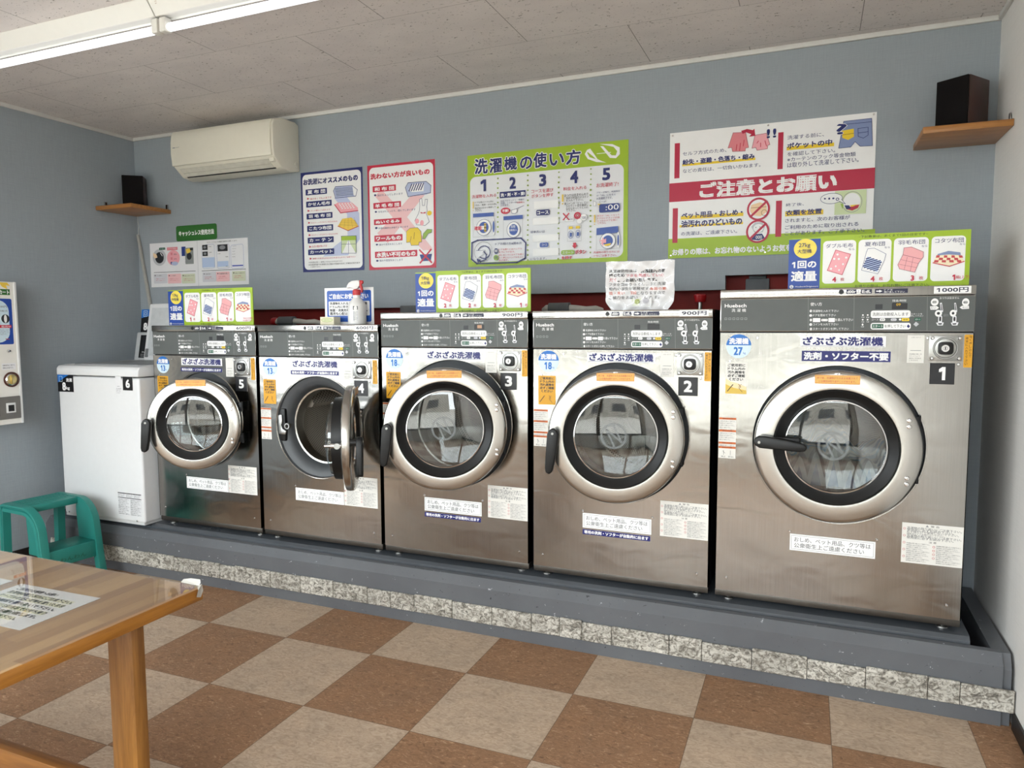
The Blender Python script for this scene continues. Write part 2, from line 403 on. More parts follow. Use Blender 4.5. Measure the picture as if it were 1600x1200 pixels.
b = MB(); b.box(XL-.05, XR+.05, YF-.1, .12, -.1, 0, m_floor()); struct(b.build('floor'))
b = MB(); b.box(XL-.05, XR+.05, YF-.1, .12, ZC, ZC+.1, m_ceiling()); struct(b.build('ceiling'))
SW = (-4.75, -2.45, .80, 2.30)          # side window added for more daylight: y from, y to, z from, z to
b = MB(); b.box(XL-.1, XL, SW[1], .12, 0, ZC, M_WALL); b.box(XL-.1, XL, YF-.1, SW[0], 0, ZC, M_WALL); b.box(XL-.1, XL, SW[0], SW[1], 0, SW[2], M_WALL); b.box(XL-.1, XL, SW[0], SW[1], SW[3], ZC, M_WALL); struct(b.build('wall_left'))
b = MB(); b.box(XR, XR+.1, YF-.1, .12, 0, ZC, M_RWALL); struct(b.build('wall_right'))
# back wall with the stepped opening the washers run into
OPEN = [(.846, .275), (.846, 1.504), (2.352, 1.504), (2.352, 1.566), (3.878, 1.566), (3.878, 1.634), (4.812, 1.634), (4.812, .275)]
b = MB()
for x0, x1, z0, z1 in ((XL, .846, 0, ZC), (4.812, XR, 0, ZC), (.846, 4.812, 0, .2), (.846, 2.352, 1.504, ZC), (2.352, 3.878, 1.566, ZC), (3.878, 4.812, 1.634, ZC)):
    b.box(x0, x1, 0, .045, z0, z1, M_WALL)
struct(b.build('wall_back'))
b = MB(); b.box(XL, XR, .09, .12, 0, 1.80, M_REDB); b.box(XL, XR, .046, .12, 1.78, 1.80, M_REDB); struct(b.build('wall_rear'))
# shop front behind the camera: glass panes in an aluminium frame
M_ALU = mat('aluminium_frame', '6c6e70', .4, .8, .5, .03)
M_FWALL = m_wall('front_wallpaper', 'c9c8c5')
b = MB(); b.box(XL, XR, YF-.1, YF, 2.56, ZC, M_FWALL); b.box(.13, 4.83, YF-.1, YF, 0, .33, M_FWALL); b.box(XL, .13, YF-.1, YF, 0, 2.56, M_FWALL); b.box(4.83, XR, YF-.1, YF, 0, 2.56, M_FWALL); struct(b.build('wall_front'))
xs = [.13, 1.30, 2.48, 3.66, 4.83]
for i in range(4):
    b = MB(); x0, x1 = xs[i], xs[i+1]
    for q in ((x0, x0+.045, .33, 2.56), (x1-.045, x1, .33, 2.56), (x0, x1, .33, .38), (x0, x1, 2.51, 2.56)): b.box(q[0], q[1], YF-.08, YF-.02, q[2], q[3], M_ALU)
    f = struct(b.build('window_%d' % (i+1)))
    g = MB(); g.box(x0+.045, x1-.045, YF-.053, YF-.047, .38, 2.51, M_WGLASS); g.build('pane', f)
b = MB()
for q in ((SW[0], SW[0]+.04, SW[2], SW[3]), (SW[1]-.04, SW[1], SW[2], SW[3]), (-3.62, -3.58, SW[2], SW[3]), (SW[0], SW[1], SW[2], SW[2]+.04), (SW[0], SW[1], SW[3]-.04, SW[3])): b.box(XL-.08, XL-.03, q[0], q[1], q[2], q[3], M_ALU)
f = struct(b.build('window_5')); g = MB(); g.box(XL-.058, XL-.052, SW[0]+.04, SW[1]-.04, SW[2]+.04, SW[3]-.04, M_WGLASS); g.build('pane', f)  # unseen window, put in for extra daylight from the left
# the street outside
M_PAVE = mat('pale_concrete', 'b4b0a8', .85, 0, .2, .1, 1.5)
b = MB(); b.box(-20, 25, -30, YF-.1, -.2, -.08, M_PAVE); struct(b.build('street'))
b = MB(); M_H = mat('far_house_wall', '9a968e', .8, 0, .2, .08, 2); M_HD = mat('far_house_dark', '34383c', .5, 0, .4, .1)
b.box(-9, 12, -27, -22, -.08, 3.4, M_H)
for k in range(7): b.box(-8+k*2.8, -6.4+k*2.8, -22.03, -21.95, .6, 2.1, M_HD)
h = b.build('outside_house'); h['kind'] = 'structure'

# trims and baseboards
b = MB(); b.box(XL, XR, -.014, 0, ZC-.022, ZC, M_TRIM, .003); struct(b.build('trim_1'))
b = MB(); b.box(XL, XL+.014, YF, -.014, ZC-.022, ZC, M_TRIM, .003); struct(b.build('trim_2'))
b = MB(); b.box(XR-.014, XR, YF, -.014, ZC-.022, ZC, M_TRIM, .003); struct(b.build('trim_3'))
M_BASE = mat('dark_brown_skirting', '1d1714', .45, 0, .4, .1)
b = MB(); b.box(XL, XL+.012, YF, -.745, 0, .10, M_BASE, .002); struct(b.build('baseboard_left'))
b = MB(); b.box(XR-.010, XR, YF, -.75, 0, .06, M_BASE, .002); struct(b.build('baseboard_right'))

# ------------------------------------------------------------------ the painted plinth with its granite band
def m_paint():
    m = bpy.data.materials.new('grey_floor_paint'); m.use_nodes = True; t = NT(m)
    n = t.noise(t.co(), 3, 4, .6); s = t.noise(t.co('Object', (1, 1, 1.6)), 26, 5, .75, .5); k = t.noise(t.co('Object', (1, 1, 1.5), (0, 0, 0), (3, 1, 7)), 42, 3, .7, .8)
    c = t.ramp(n, (.3, lin('5a5c60')), (.7, lin('64676b')))
    c = t.mix(t.ramp(s, (.672, (0, 0, 0)), (.682, (1, 1, 1))), c, lin('c9ccd0'))
    c = t.mix(t.ramp(k, (.30, (1, 1, 1)), (.31, (0, 0, 0))), c, lin('2c2f33'))
    t.l(c, t.b.inputs['Base Color']); t.b.inputs['Roughness'].default_value = .38; t.bump(n, .2, .003); return m
def m_granite():
    m = bpy.data.materials.new('rough_granite_strip'); m.use_nodes = True; t = NT(m)
    n = t.noise(t.co('Object', (1, 1, 1.4), (0, .5, 0)), 34, 5, .7, 1.4); n2 = t.noise(t.co(), 110, 3, .6); d = t.noise(t.co(), 6, 2)
    c = t.ramp(n, (.33, lin('4a4741')), (.45, lin('8f8a80')), (.55, lin('c9c5bb')), (.75, lin('e6e3da')))
    c = t.mix(t.ramp(n2, (.34, (.7, .7, .7)), (.44, (0, 0, 0))), c, lin('3d3a36'))
    c = t.mix(t.ramp(d, (.4, (.35, .35, .35)), (.65, (0, 0, 0))), c, lin('6b655b'))
    t.l(c, t.b.inputs['Base Color']); t.b.inputs['Roughness'].default_value = .6; t.bump(n, .7, .004); return m
M_PAINT, M_GRAN = m_paint(), m_granite()
M_PAINTD = mat('dark_grey_glossy_paint', '4d5156', .25, 0, .5, .08, 5)
YP = -.7435
b = MB()
b.prism([(YP, 0), (YP, .214), (YP+.030, .252), (YP+.052, .255), (YP+.058, .235), (YP+.060, .12), (YP+.30, .12), (YP+.30, 0)], XL, 4.915, M_PAINT, 'yz')
b.prism([(YP+.012, 0), (YP+.012, .20), (YP+.040, .250), (-.02, .250), (-.02, 0)], 4.888, XR-.012, M_PAINT, 'yz')
pl = struct(b.build('plinth', ang=.3))
b = MB(); b.prism([(-.672, .13), (-.678, .24), (-.674, .262), (-.660, .274), (-.640, .276), (.088, .276), (.088, .13)], XL+.02, 4.826, M_PAINTD, 'yz'); o = b.build('machine_base', pl, ang=.5)
b = MB(); random.seed(3); x = .06
while x < 4.9:
    wd = random.choice((.10, .13, .19, .20, .24)); x2 = min(x+wd, 4.952)
    if 4.952-x2 < .06: x2 = 4.952
    b.box(x, x2-.0022, YP-.013, YP-.001, .057+random.uniform(-.002, .002), .138+random.uniform(-.004, .005), M_GRAN, .0025, 1); x = x2
o = b.build('granite_band', pl)
b = MB(); b.box(.06, 4.912, YP-.006, YP-.0005, .060, .132, mat('dark_joint', '4e4b46', .8)); b.build('mortar', pl)
# ------------------------------------------------------------------ printed artwork, laid out in millimetres on each sheet
P={}
P['blue_poster']=[
('r',0,0,443,594,'N',0),('r',12,14,431,580,'W',28),
('p',[(150,90),(330,90),(415,180),(415,330),(330,430),(240,430),(330,330),(330,200),(240,150)],'LB'),('t','お洗濯にオススメのもの',20,520,408,553,'N',1.6),
('r',34,458,190,493,'N',3),('t','夏 布 団',49,465,177,487,'W',1),('p',[(45,444),(62,437),(44,432)],'R'),('t','量が多くでも人気です',67,431,222,439,'R',0),
('r',36,386,222,421,'N',3),('t','かせん毛布',50,394,210,414,'W',1),('p',[(46,373),(64,365),(46,360)],'R'),('t','ダニの糞なども取れます',68,360,211,370,'R',0),
('r',37,315,226,349,'N',3),('t','羽 毛 布 団',52,323,213,342,'W',1),('p',[(48,301),(65,294),(48,289)],'R'),('t','キルティングされているものはOK',70,289,261,297,'R',0),
('r',39,241,229,277,'N',3),('t','こたつ布団',54,249,216,270,'W',1),('p',[(50,228),(67,221),(49,215)],'R'),('t','キルティングされているものはOK',71,215,262,225,'R',0),
('r',41,171,231,206,'N',3),('t','カ ー テ ン',55,179,218,199,'W',1),('p',[(51,158),(69,151),(51,145)],'R'),('t','大きい物が良いです',73,145,182,159,'R',0),
('r',42,101,233,135,'N',3),('t','カーペット',57,109,221,128,'W',1),('p',[(53,87),(70,80),(53,74)],'R'),('t','裏張りのあるものは入れられませんのでご注意下さい',75,75,383,84,'R',0),
('t','※毛布類は2枚〜一緒洗いできないものもあります',45,57,290,59,'K',0),('t','※お洗濯可能でも色落ちなど縮みや型崩れをおこす場合があります',44,42,414,45,'K',0),('t','ご注意下さい。',56,26,131,35,'K',0),
('p',[(238,471),(253,494),(373,491),(406,465),(394,429),(251,428)],'LB2'),('l',[(249,483),(369,481)],2,'N'),('l',[(250,476),(372,475)],2,'N'),
('l',[(251,470),(375,468)],2,'N'),('l',[(253,464),(378,462)],2,'N'),('l',[(254,458),(380,456)],2,'N'),('l',[(255,451),(383,449)],2,'N'),
('l',[(257,445),(386,443)],2,'N'),('l',[(258,439),(389,437)],2,'N'),('p',[(373,491),(402,471),(406,453),(394,429),(379,436)],'W'),
('l',[(238,471),(253,494),(373,491),(406,465),(394,429),(251,428),(238,471)],3,'N'),
('p',[(244,390),(265,400),(363,397),(408,361),(407,345),(286,339)],'P'),('l',[(244,390),(286,339),(407,345)],5,'R'),('c',279,391,6,3,'W'),
('c',285,382,7,3,'W'),('c',292,373,7,3,'W'),('c',298,364,7,3,'W'),('c',299,391,7,3,'W'),('c',306,382,6,3,'W'),('c',312,373,7,3,'W'),
('c',319,364,7,3,'W'),('c',320,391,6,3,'W'),('c',326,382,7,3,'W'),('c',333,373,6,3,'W'),('c',339,364,7,3,'W'),('c',340,391,7,3,'W'),
('c',346,382,7,3,'W'),('c',353,373,7,3,'W'),('c',359,364,7,3,'W'),('c',360,391,7,3,'W'),('c',367,382,6,3,'W'),('c',373,373,7,3,'W'),
('c',379,364,7,3,'W'),('p',[(297,304),(361,308),(383,291),(408,256),(336,234),(265,264)],'Y2'),('l',[(265,263),(336,233),(409,255)],4,'R'),
('l',[(297,304),(276,257)],1,'BR'),('l',[(318,305),(307,250)],1,'BR'),('l',[(339,306),(337,244)],1,'BR'),('l',[(360,306),(367,252)],1,'BR'),
('l',[(381,307),(397,246)],1,'BR'),('l',[(289,292),(390,287)],1,'BR'),('l',[(283,283),(396,278)],1,'BR'),('l',[(276,273),(402,269)],1,'BR'),
('l',[(270,264),(407,260)],1,'BR'),('p',[(286,203),(390,201),(391,175),(286,178)],'G'),('p',[(287,178),(387,175),(389,99),(291,103)],'W'),
('p',[(287,178),(335,176),(319,149),(291,103),(285,106)],'LG'),('p',[(387,175),(341,176),(357,147),(386,102),(393,108)],'LG'),
('l',[(289,203),(286,103),(389,99),(392,201),(286,203)],2,'N'),('l',[(338,176),(336,101)],2,'N'),('l',[(287,156),(391,153)],2,'N'),]
P['red_poster']=[
('r',0,0,444,597,'R',0),('r',12,14,432,583,'W',28),
('p',[(60,210),(130,150),(215,240),(380,80),(420,110),(260,290),(400,430),(360,470),(210,340),(90,460),(50,420),(165,295)],'LP'),
('t','洗わない方が良いもの',21,518,408,548,'R',1.6),('r',34,444,190,478,'R',3),('t','和 布 団',47,450,177,470,'W',1.5),('c',50,427,7,6,'N'),
('p',[(50,433),(61,426),(50,421)],'N'),('t','綿が片よってしまいます',66,421,235,427,'N',0),('r',37,349,222,383,'R',3),('t','羊 毛 布 団',50,355,209,375,'W',1.5),
('c',53,332,7,5,'N'),('p',[(53,338),(64,331),(53,326)],'N'),('t','羊毛が片よったり、縮んでしまいます',69,326,316,335,'N',0),('r',39,257,224,289,'R',3),
('t','ぬいぐるみ',52,264,211,281,'W',1.5),('c',54,240,8,6,'N'),('p',[(54,246),(66,240),(54,234)],'N'),('t','中袋の綿がとび出てしまいます',70,235,268,239,'N',0),
('r',40,161,229,197,'R',3),('t','ワールもの',53,168,217,189,'W',1.5),('c',56,145,7,5,'N'),('p',[(56,151),(67,144),(56,139)],'N'),
('t','縮みや変型をおこします',72,139,226,148,'N',0),('r',42,68,324,104,'R',3),('t','水洗い不可のもの',55,75,311,96,'W',1.5),('c',57,52,8,5,'N'),
('p',[(58,58),(69,51),(57,45)],'N'),('t','縮みや変型をおこします',73,46,230,58,'N',0),
('p',[(253,455),(271,480),(388,479),(418,454),(414,414),(387,407),(270,403)],'LB2'),('p',[(274,442),(292,470),(374,471),(370,426),(294,427)],'W'),
('l',[(277,435),(295,470)],6,'N'),('l',[(292,435),(310,470)],6,'N'),('l',[(308,435),(325,470)],6,'N'),('l',[(323,436),(341,470)],6,'N'),
('l',[(338,436),(356,470)],6,'N'),('l',[(353,436),(371,470)],6,'N'),
('l',[(253,455),(271,480),(388,479),(418,454),(414,414),(270,403),(253,455)],3,'N'),
('p',[(316,284),(337,307),(385,304),(405,255),(377,236),(322,244)],'W'),('c',366,329,25,21,'W'),('p',[(345,348),(344,383),(358,388),(362,347)],'W'),
('p',[(376,347),(380,381),(395,380),(389,345)],'W'),
('l',[(345,348),(344,383),(358,388),(362,348),(376,347),(380,381),(395,380),(389,339),(392,315),(385,304),(405,255),(377,236),(322,244),(312,267),(337,307),(343,324),(345,348)],2,'N'),
('c',326,263,13,14,'P'),('c',357,252,12,15,'P'),('c',406,303,15,13,'Y'),('p',[(348,313),(365,307),(382,312),(380,303),(351,305)],'R'),
('p',[(256,210),(280,227),(329,227),(351,205),(354,146),(338,146),(333,129),(286,130),(279,149),(255,147)],'Y'),
('l',[(256,210),(280,227),(329,227),(351,205),(354,146),(338,146),(333,129),(286,130),(279,149),(255,147),(256,210)],2,'N'),
('l',[(287,179),(279,149)],3,'BR'),('l',[(308,201),(304,166)],3,'BR'),
('p',[(359,163),(366,192),(391,215),(421,212),(418,195),(397,191),(376,162)],'G2'),
('l',[(359,163),(366,192),(391,215),(421,212),(418,195),(397,191),(376,162),(359,163)],2,'N'),('p',[(339,78),(419,77),(409,39),(354,39)],'N2'),
('p',[(339,95),(382,100),(422,94),(419,77),(339,76)],'W'),('l',[(341,101),(415,30)],9,'R'),('l',[(413,101),(343,30)],9,'R'),]
P['green_poster']=[
('r',0,0,891,599,'G',0),('r',15,22,868,483,'W2',34),('to','洗',45,498,119,576,'N',9),('to','濯',133,497,204,570,'N',9),('to','機',220,504,290,570,'N',9),
('to','の',311,501,377,563,'N',9),('to','使',387,503,457,575,'N',9),('to','い',476,505,553,563,'N',9),('to','方',567,503,642,573,'N',9),
('p',[(665,547),(678,567),(694,572),(678,552),(691,529),(740,511),(778,495),(727,502),(681,521)],'W'),
('p',[(694,572),(733,516),(762,500),(740,500),(707,534),(678,558)],'W'),
('p',[(742,590),(809,583),(847,563),(848,530),(828,512),(797,516),(746,579),(762,577),(806,528),(827,526),(834,546),(815,569)],'W'),
('l',[(730,543),(800,543)],3,'W'),('t','1',82,405,109,462,'N',1),('t','2',251,406,283,462,'N',1),('t','3',420,406,454,463,'N',1),
('t','4',591,408,628,466,'N',1),('t','5',761,410,797,466,'N',1),('c',182,464,5,5,'DG'),('c',181,439,6,4,'DG'),('c',181,413,5,5,'DG'),
('c',181,388,5,4,'DG'),('c',181,362,5,5,'DG'),('c',181,337,5,4,'DG'),('c',181,311,5,5,'DG'),('c',181,285,5,5,'DG'),('c',180,260,6,4,'DG'),
('c',180,234,5,4,'DG'),('c',180,208,5,5,'DG'),('c',180,182,5,5,'DG'),('c',354,466,5,4,'DG'),('c',354,440,5,5,'DG'),('c',354,414,5,5,'DG'),
('c',354,389,5,4,'DG'),('c',354,363,5,4,'DG'),('c',354,337,5,5,'DG'),('c',354,311,5,5,'DG'),('c',354,285,5,5,'DG'),('c',354,259,5,5,'DG'),
('c',354,234,4,4,'DG'),('c',354,208,4,4,'DG'),('c',353,182,5,4,'DG'),('c',353,156,5,4,'DG'),('c',353,130,5,4,'DG'),('c',353,103,5,5,'DG'),
('c',353,77,5,5,'DG'),('c',353,51,5,5,'DG'),('c',353,25,5,5,'DG'),('c',527,468,4,4,'DG'),('c',527,442,4,5,'DG'),('c',526,416,5,5,'DG'),
('c',526,390,5,5,'DG'),('c',526,364,5,5,'DG'),('c',526,338,5,5,'DG'),('c',526,312,4,5,'DG'),('c',526,286,4,5,'DG'),('c',525,260,5,5,'DG'),
('c',525,234,5,5,'DG'),('c',525,208,5,5,'DG'),('c',525,182,5,4,'DG'),('c',525,156,5,4,'DG'),('c',525,130,4,4,'DG'),('c',524,103,5,5,'DG'),
('c',524,77,5,4,'DG'),('c',524,51,5,4,'DG'),('c',524,24,5,5,'DG'),('c',699,470,4,4,'DG'),('c',699,444,4,4,'DG'),('c',699,418,4,4,'DG'),
('c',698,392,5,4,'DG'),('c',698,365,5,5,'DG'),('c',698,339,5,5,'DG'),('c',698,313,5,5,'DG'),('c',698,287,5,4,'DG'),('c',698,261,5,4,'DG'),
('c',698,235,5,4,'DG'),('c',698,208,5,5,'DG'),('c',698,182,5,4,'DG'),('c',698,156,5,4,'DG'),('c',698,129,4,5,'DG'),('c',698,103,4,4,'DG'),
('c',698,76,4,5,'DG'),('c',698,50,4,4,'DG'),('c',698,23,4,5,'DG'),('t','洗濯物を入れる',28,368,172,386,'R',0),('r',193,358,342,391,'N',0),
('t','洗・剤・不・要!',200,366,337,382,'W',1),('t','コースを選び',375,371,497,390,'R',0),('t','ボタンを押す',375,346,497,365,'R',0),('t','料金を入れる',552,371,676,389,'R',0),
('t','お洗濯終了!',728,374,843,395,'R',0),('r',32,313,38,351,'Y2',2),('c',35,304,2,3,'Y2'),('t','ドアを開けドラム内に',46,341,158,349,'K',0),
('t','「汚れ・異物・お忘れ物」',46,326,174,334,'K',0),('t','等がないかよく確認して',46,311,170,319,'K',0),('t','下さい。',46,296,85,311,'K',0),
('t','当店ではサンドリー専用の',198,339,335,347,'N',0),('t','洗剤・ソフターが',198,326,292,336,'N',0),('t','されます。',198,313,249,325,'N',0),
('t','自動投入',293,324,337,334,'R',0),('c',226,290,27,17,'R'),('t','不要!',208,283,244,297,'W',1),
('p',[(261,291),(293,297),(294,280),(283,272),(264,274)],'W'),('l',[(261,291),(293,297),(294,280),(283,272),(264,274),(261,291)],2,'N'),
('l',[(280,294),(332,310)],2,'N'),('l',[(34,269),(33,160),(156,160),(157,268)],1,'GY'),('p',[(34,286),(157,286),(157,266),(34,266)],'B2'),
('c',98,209,44,44,'W'),('o',98,209,44,44,2,'N'),('c',98,209,29,30,'B2'),('c',157,210,9,46,'W'),('o',157,210,9,46,1,'GY'),('c',157,210,6,31,'B2'),
('p',[(43,218),(100,218),(100,199),(43,193)],'W'),('t','確認!',43,196,89,217,'R',1),('c',107,224,8,7,'Y'),('r',99,222,116,226,'K',0),
('c',107,208,8,7,'Y'),('r',99,205,116,210,'K',0),('c',107,192,8,7,'Y'),('r',99,189,116,193,'K',0),
('l',[(215,244),(215,142),(325,142),(326,244)],1,'GY'),('p',[(215,261),(326,262),(326,242),(215,241)],'B2'),('c',273,188,39,42,'W'),
('o',273,188,39,42,2,'N'),('c',273,188,26,29,'B2'),('t','洗剤',257,197,283,212,'W',0),('t','自動投入',247,180,293,192,'W',0),
('l',[(61,142),(27,130),(24,41),(56,16),(292,14),(340,35),(343,115),(316,141),(61,142)],7,'N'),('o',95,79,55,54,2,'GY'),('o',99,76,39,36,5,'N'),
('p',[(53,87),(103,87),(101,70),(53,40)],'W2'),('l',[(53,86),(99,87)],2,'N'),('l',[(60,40),(77,25),(109,38),(113,63),(99,79)],6,'N'),
('p',[(56,40),(81,37),(61,17)],'N'),('t','ドアの開け方&閉め方',166,109,320,123,'N',0),('c',171,79,13,15,'N'),('t','開',162,72,179,87,'W',0),
('c',170,44,14,15,'G2'),('t','閉',162,36,179,51,'N',0),('t','ドアを開くにはハンドル',188,83,322,89,'R',0),('t','を下に下げます。',188,68,282,76,'R',0),
('t','閉じるときにはドアを軽く',188,53,331,60,'R',0),('t','おく押さえハンドルを上に',188,38,330,46,'R',0),('t','あげます。',188,23,245,35,'R',0),('r',390,287,526,327,'W',0),
('r',383,205,527,241,'W',0),('r',382,118,527,152,'W',0),('r',383,43,527,81,'W',0),('r',403,253,478,282,'N',8),('t','コース',408,259,472,275,'W',1),
('t','簡単洗いは',371,163,451,176,'N',0),('r',408,85,471,115,'W',2),('r',423,87,471,112,'B2',8),('t','コース',435,94,463,105,'W',0),
('t','になります。',370,25,461,33,'N',0),('r',545,315,554,352,'Y2',2),('c',549,305,4,4,'Y2'),('t','おつりは出ませんので',560,338,687,353,'K',0),
('t','指定の料金だけコイン',568,326,688,338,'K',0),('t','を入れて下さい。',568,314,661,325,'K',0),('t','新コインが「ピッ」とい',560,297,686,310,'K',0),
('t','うカウント音を確認し',568,285,687,297,'K',0),('t','ながらゆっくりと入れ',568,273,687,284,'K',0),('t','て下さい。',569,262,619,275,'K',0),('r',563,212,609,233,'W',3),
('l',[(564,232),(608,233),(609,213),(564,212),(564,232)],1,'GY'),('t','1,000',570,218,605,228,'N',0),('l',[(554,254),(583,223)],6,'R'),
('l',[(583,253),(554,223)],6,'R'),('c',663,229,19,18,'W'),('o',663,229,19,18,1,'GY'),('t','100',652,221,675,234,'N',0),('c',640,211,15,14,'W'),
('o',640,211,15,14,1,'GY'),('o',630,240,19,18,8,'R'),('o',630,240,9,8,4,'R'),('l',[(577,190),(652,191),(651,110),(577,111),(577,190)],1,'GY'),
('r',583,174,604,187,'Y',1),('r',621,174,643,187,'Y',1),('o',594,145,15,20,2,'B2'),('o',633,147,14,20,2,'B2'),('r',589,135,600,155,'B2',0),
('r',626,136,639,156,'B2',0),('p',[(607,102),(623,103),(623,89),(630,89),(616,72),(601,89),(608,88)],'R'),('r',542,43,614,67,'G2',10),
('t','スタート',549,47,608,62,'W2',0),('t','ボタン',619,45,677,65,'R',1),('t','を押す',545,19,602,36,'R',1),('t','ブザーが鳴り、時間表示',731,343,852,352,'N',0),
('t','が「:00」になると',731,328,830,338,'N',0),('t','お洗濯終了です。',731,312,814,324,'N',0),('t','ピーッ!',746,296,781,307,'N',0),
('p',[(715,309),(729,300),(727,282),(715,282)],'W'),('l',[(715,309),(729,300),(727,282),(715,282),(715,309)],1,'N'),
('p',[(735,292),(757,290),(749,282),(763,275),(741,273),(746,281)],'Y'),('r',745,247,851,289,'N2',8),('t',':00',779,257,846,284,'W',0),
('r',718,199,725,238,'Y2',2),('c',722,191,3,3,'Y2'),('t','表示が「:00」になって',736,227,850,235,'R',0),('t','ドアロックランプが消',736,214,850,222,'R',0),
('t','えてからドアを開い',736,202,839,209,'R',0),('t','て下さい。',736,189,782,199,'R',0),('l',[(732,141),(732,59),(845,65),(845,145)],1,'GY'),
('p',[(732,170),(844,175),(845,143),(732,135)],'B2'),('c',791,104,41,40,'W'),('o',791,104,41,40,2,'N'),('c',791,104,27,27,'B2'),
('c',845,105,9,42,'W'),('o',845,105,9,42,1,'GY'),('c',845,105,5,28,'B2'),
('p',[(750,87),(761,100),(745,109),(764,110),(761,123),(775,112),(783,117),(783,94),(769,94),(767,76),(758,92)],'P'),
('p',[(769,86),(810,92),(802,80),(780,78)],'Y'),('t','洗濯物の取り忘れには',716,43,852,54,'R',0),('t','十分ご注意下さい。',716,25,837,37,'R',0),]
P['notice_poster']=[
('r',0,0,900,598,'W',0),('r',0,269,901,359,'R2',0),('r',-2,-4,910,91,'G',0),('r',23,381,48,548,'R2',0),('r',495,385,518,551,'R2',0),
('r',18,71,43,238,'R2',0),('r',493,77,519,242,'R2',0),('t','ご注意とお願い',148,283,745,346,'W',1.6),('t','セルフ方式のため、',62,487,266,502,'N',0),
('r',60,436,397,447,'Y',0),('t','紛失・盗難・色落ち・縮み',63,443,393,466,'N',1),('t','などの責任は、一切負いかねます。',64,405,421,420,'N',0),
('t','洗濯する前に、',535,515,689,532,'N',0),('r',533,467,732,483,'Y',0),('t','ポケットの中',536,475,723,497,'N',1),('t','を確認して下さい。',537,444,737,454,'N',0),
('t','※カーテンのフック等金物類',537,415,821,434,'N',0),('t','は取り外して洗濯して下さい。',538,388,834,411,'N',0),('r',57,182,349,198,'Y',0),('r',52,144,348,155,'Y',0),
('t','ペット用品・おしめ・',62,187,344,213,'N',1),('t','油汚れのひどいもの',61,144,343,175,'N',1),('t','の洗濯は、ご遠慮下さい。',60,105,322,121,'N',0),
('t','終了後、',536,213,613,227,'N',0),('r',534,168,696,190,'Y',0),('t','衣類を放置',537,172,689,195,'N',1),('t','されますと、次のお客様が',535,141,807,156,'N',0),
('t','ご利用のために取り出される',535,109,842,126,'N',0),('t','ことがあります。ご了承下さい。',535,82,867,98,'N',0),('t','お帰りの際は、お忘れ物のないようお気を付け下さい。',19,10,724,40,'W',1),
('p',[(295,570),(351,567),(366,496),(352,494),(351,481),(294,484),(290,503),(273,502)],'P2'),
('l',[(295,570),(351,567),(366,496),(352,494),(351,481),(294,484),(290,503),(273,502),(295,570)],2,'BR2'),('l',[(313,514),(310,488)],3,'R'),
('l',[(329,519),(326,485)],3,'R'),('l',[(345,531),(342,505)],3,'R'),
('p',[(393,549),(443,553),(460,500),(451,498),(449,482),(404,479),(398,493),(381,491)],'P'),
('l',[(393,549),(443,553),(460,500),(451,498),(449,482),(404,479),(398,493),(381,491),(393,549)],2,'BR2'),('l',[(403,512),(409,521)],3,'R'),
('l',[(419,511),(419,494)],3,'R'),('l',[(438,519),(445,495)],3,'R'),
('p',[(331,575),(357,581),(383,573),(390,579),(395,546),(367,545),(377,555),(354,566),(338,561)],'R2'),('t','!!',446,531,485,569,'N',1),
('p',[(768,571),(880,572),(887,454),(838,456),(817,478),(800,456),(751,456),(759,515)],'B3'),
('l',[(768,571),(880,572),(887,454),(838,456),(817,478),(800,456),(751,456),(768,571)],2,'N'),('l',[(767,557),(881,557)],2,'N'),
('p',[(762,531),(810,535),(812,500),(789,488),(765,499)],'Y'),('l',[(827,534),(867,535),(868,501),(850,490),(829,499),(827,534)],2,'N'),
('l',[(764,512),(810,515)],2,'BR'),('l',[(828,514),(868,516)],2,'N'),('to','?',741,517,780,560,'N',7),('r',742,162,870,267,'LG',0),
('o',813,215,41,46,2,'GY'),('c',812,217,35,38,'W'),('p',[(782,202),(808,195),(843,202),(838,187),(815,177),(791,184)],'R2'),
('p',[(782,202),(802,201),(809,186),(791,184)],'N'),('p',[(802,201),(840,203),(814,194)],'Y'),('p',[(766,211),(779,207),(775,185)],'G2'),
('c',728,236,46,24,'W'),('o',728,236,46,24,2,'N'),('p',[(761,224),(786,208),(771,228)],'W'),('l',[(762,219),(786,208),(771,228)],2,'N'),
('c',701,237,4,4,'N'),('c',719,236,4,5,'N'),('c',736,236,5,4,'N'),('o',753,231,7,7,3,'N'),('c',416,209,49,50,'W'),('c',415,106,49,51,'W'),
('p',[(384,230),(422,240),(451,228),(455,195),(427,175),(391,182),(378,203)],'SK'),('l',[(384,216),(451,218)],2,'BR'),('o',442,191,13,14,2,'BR'),
('p',[(386,129),(402,148),(434,148),(447,126),(438,100),(403,98)],'GY2'),('c',418,121,22,19,'W'),
('p',[(387,69),(400,94),(435,95),(448,73),(420,64)],'N'),('t','000',407,71,435,87,'W',0),('c',407,125,2,2,'K'),('c',425,126,2,2,'K'),
('o',416,209,51,53,9,'R2'),('l',[(382,176),(451,241)],10,'R2'),('o',415,106,52,54,9,'R2'),('l',[(381,73),(450,139)],10,'R2'),]
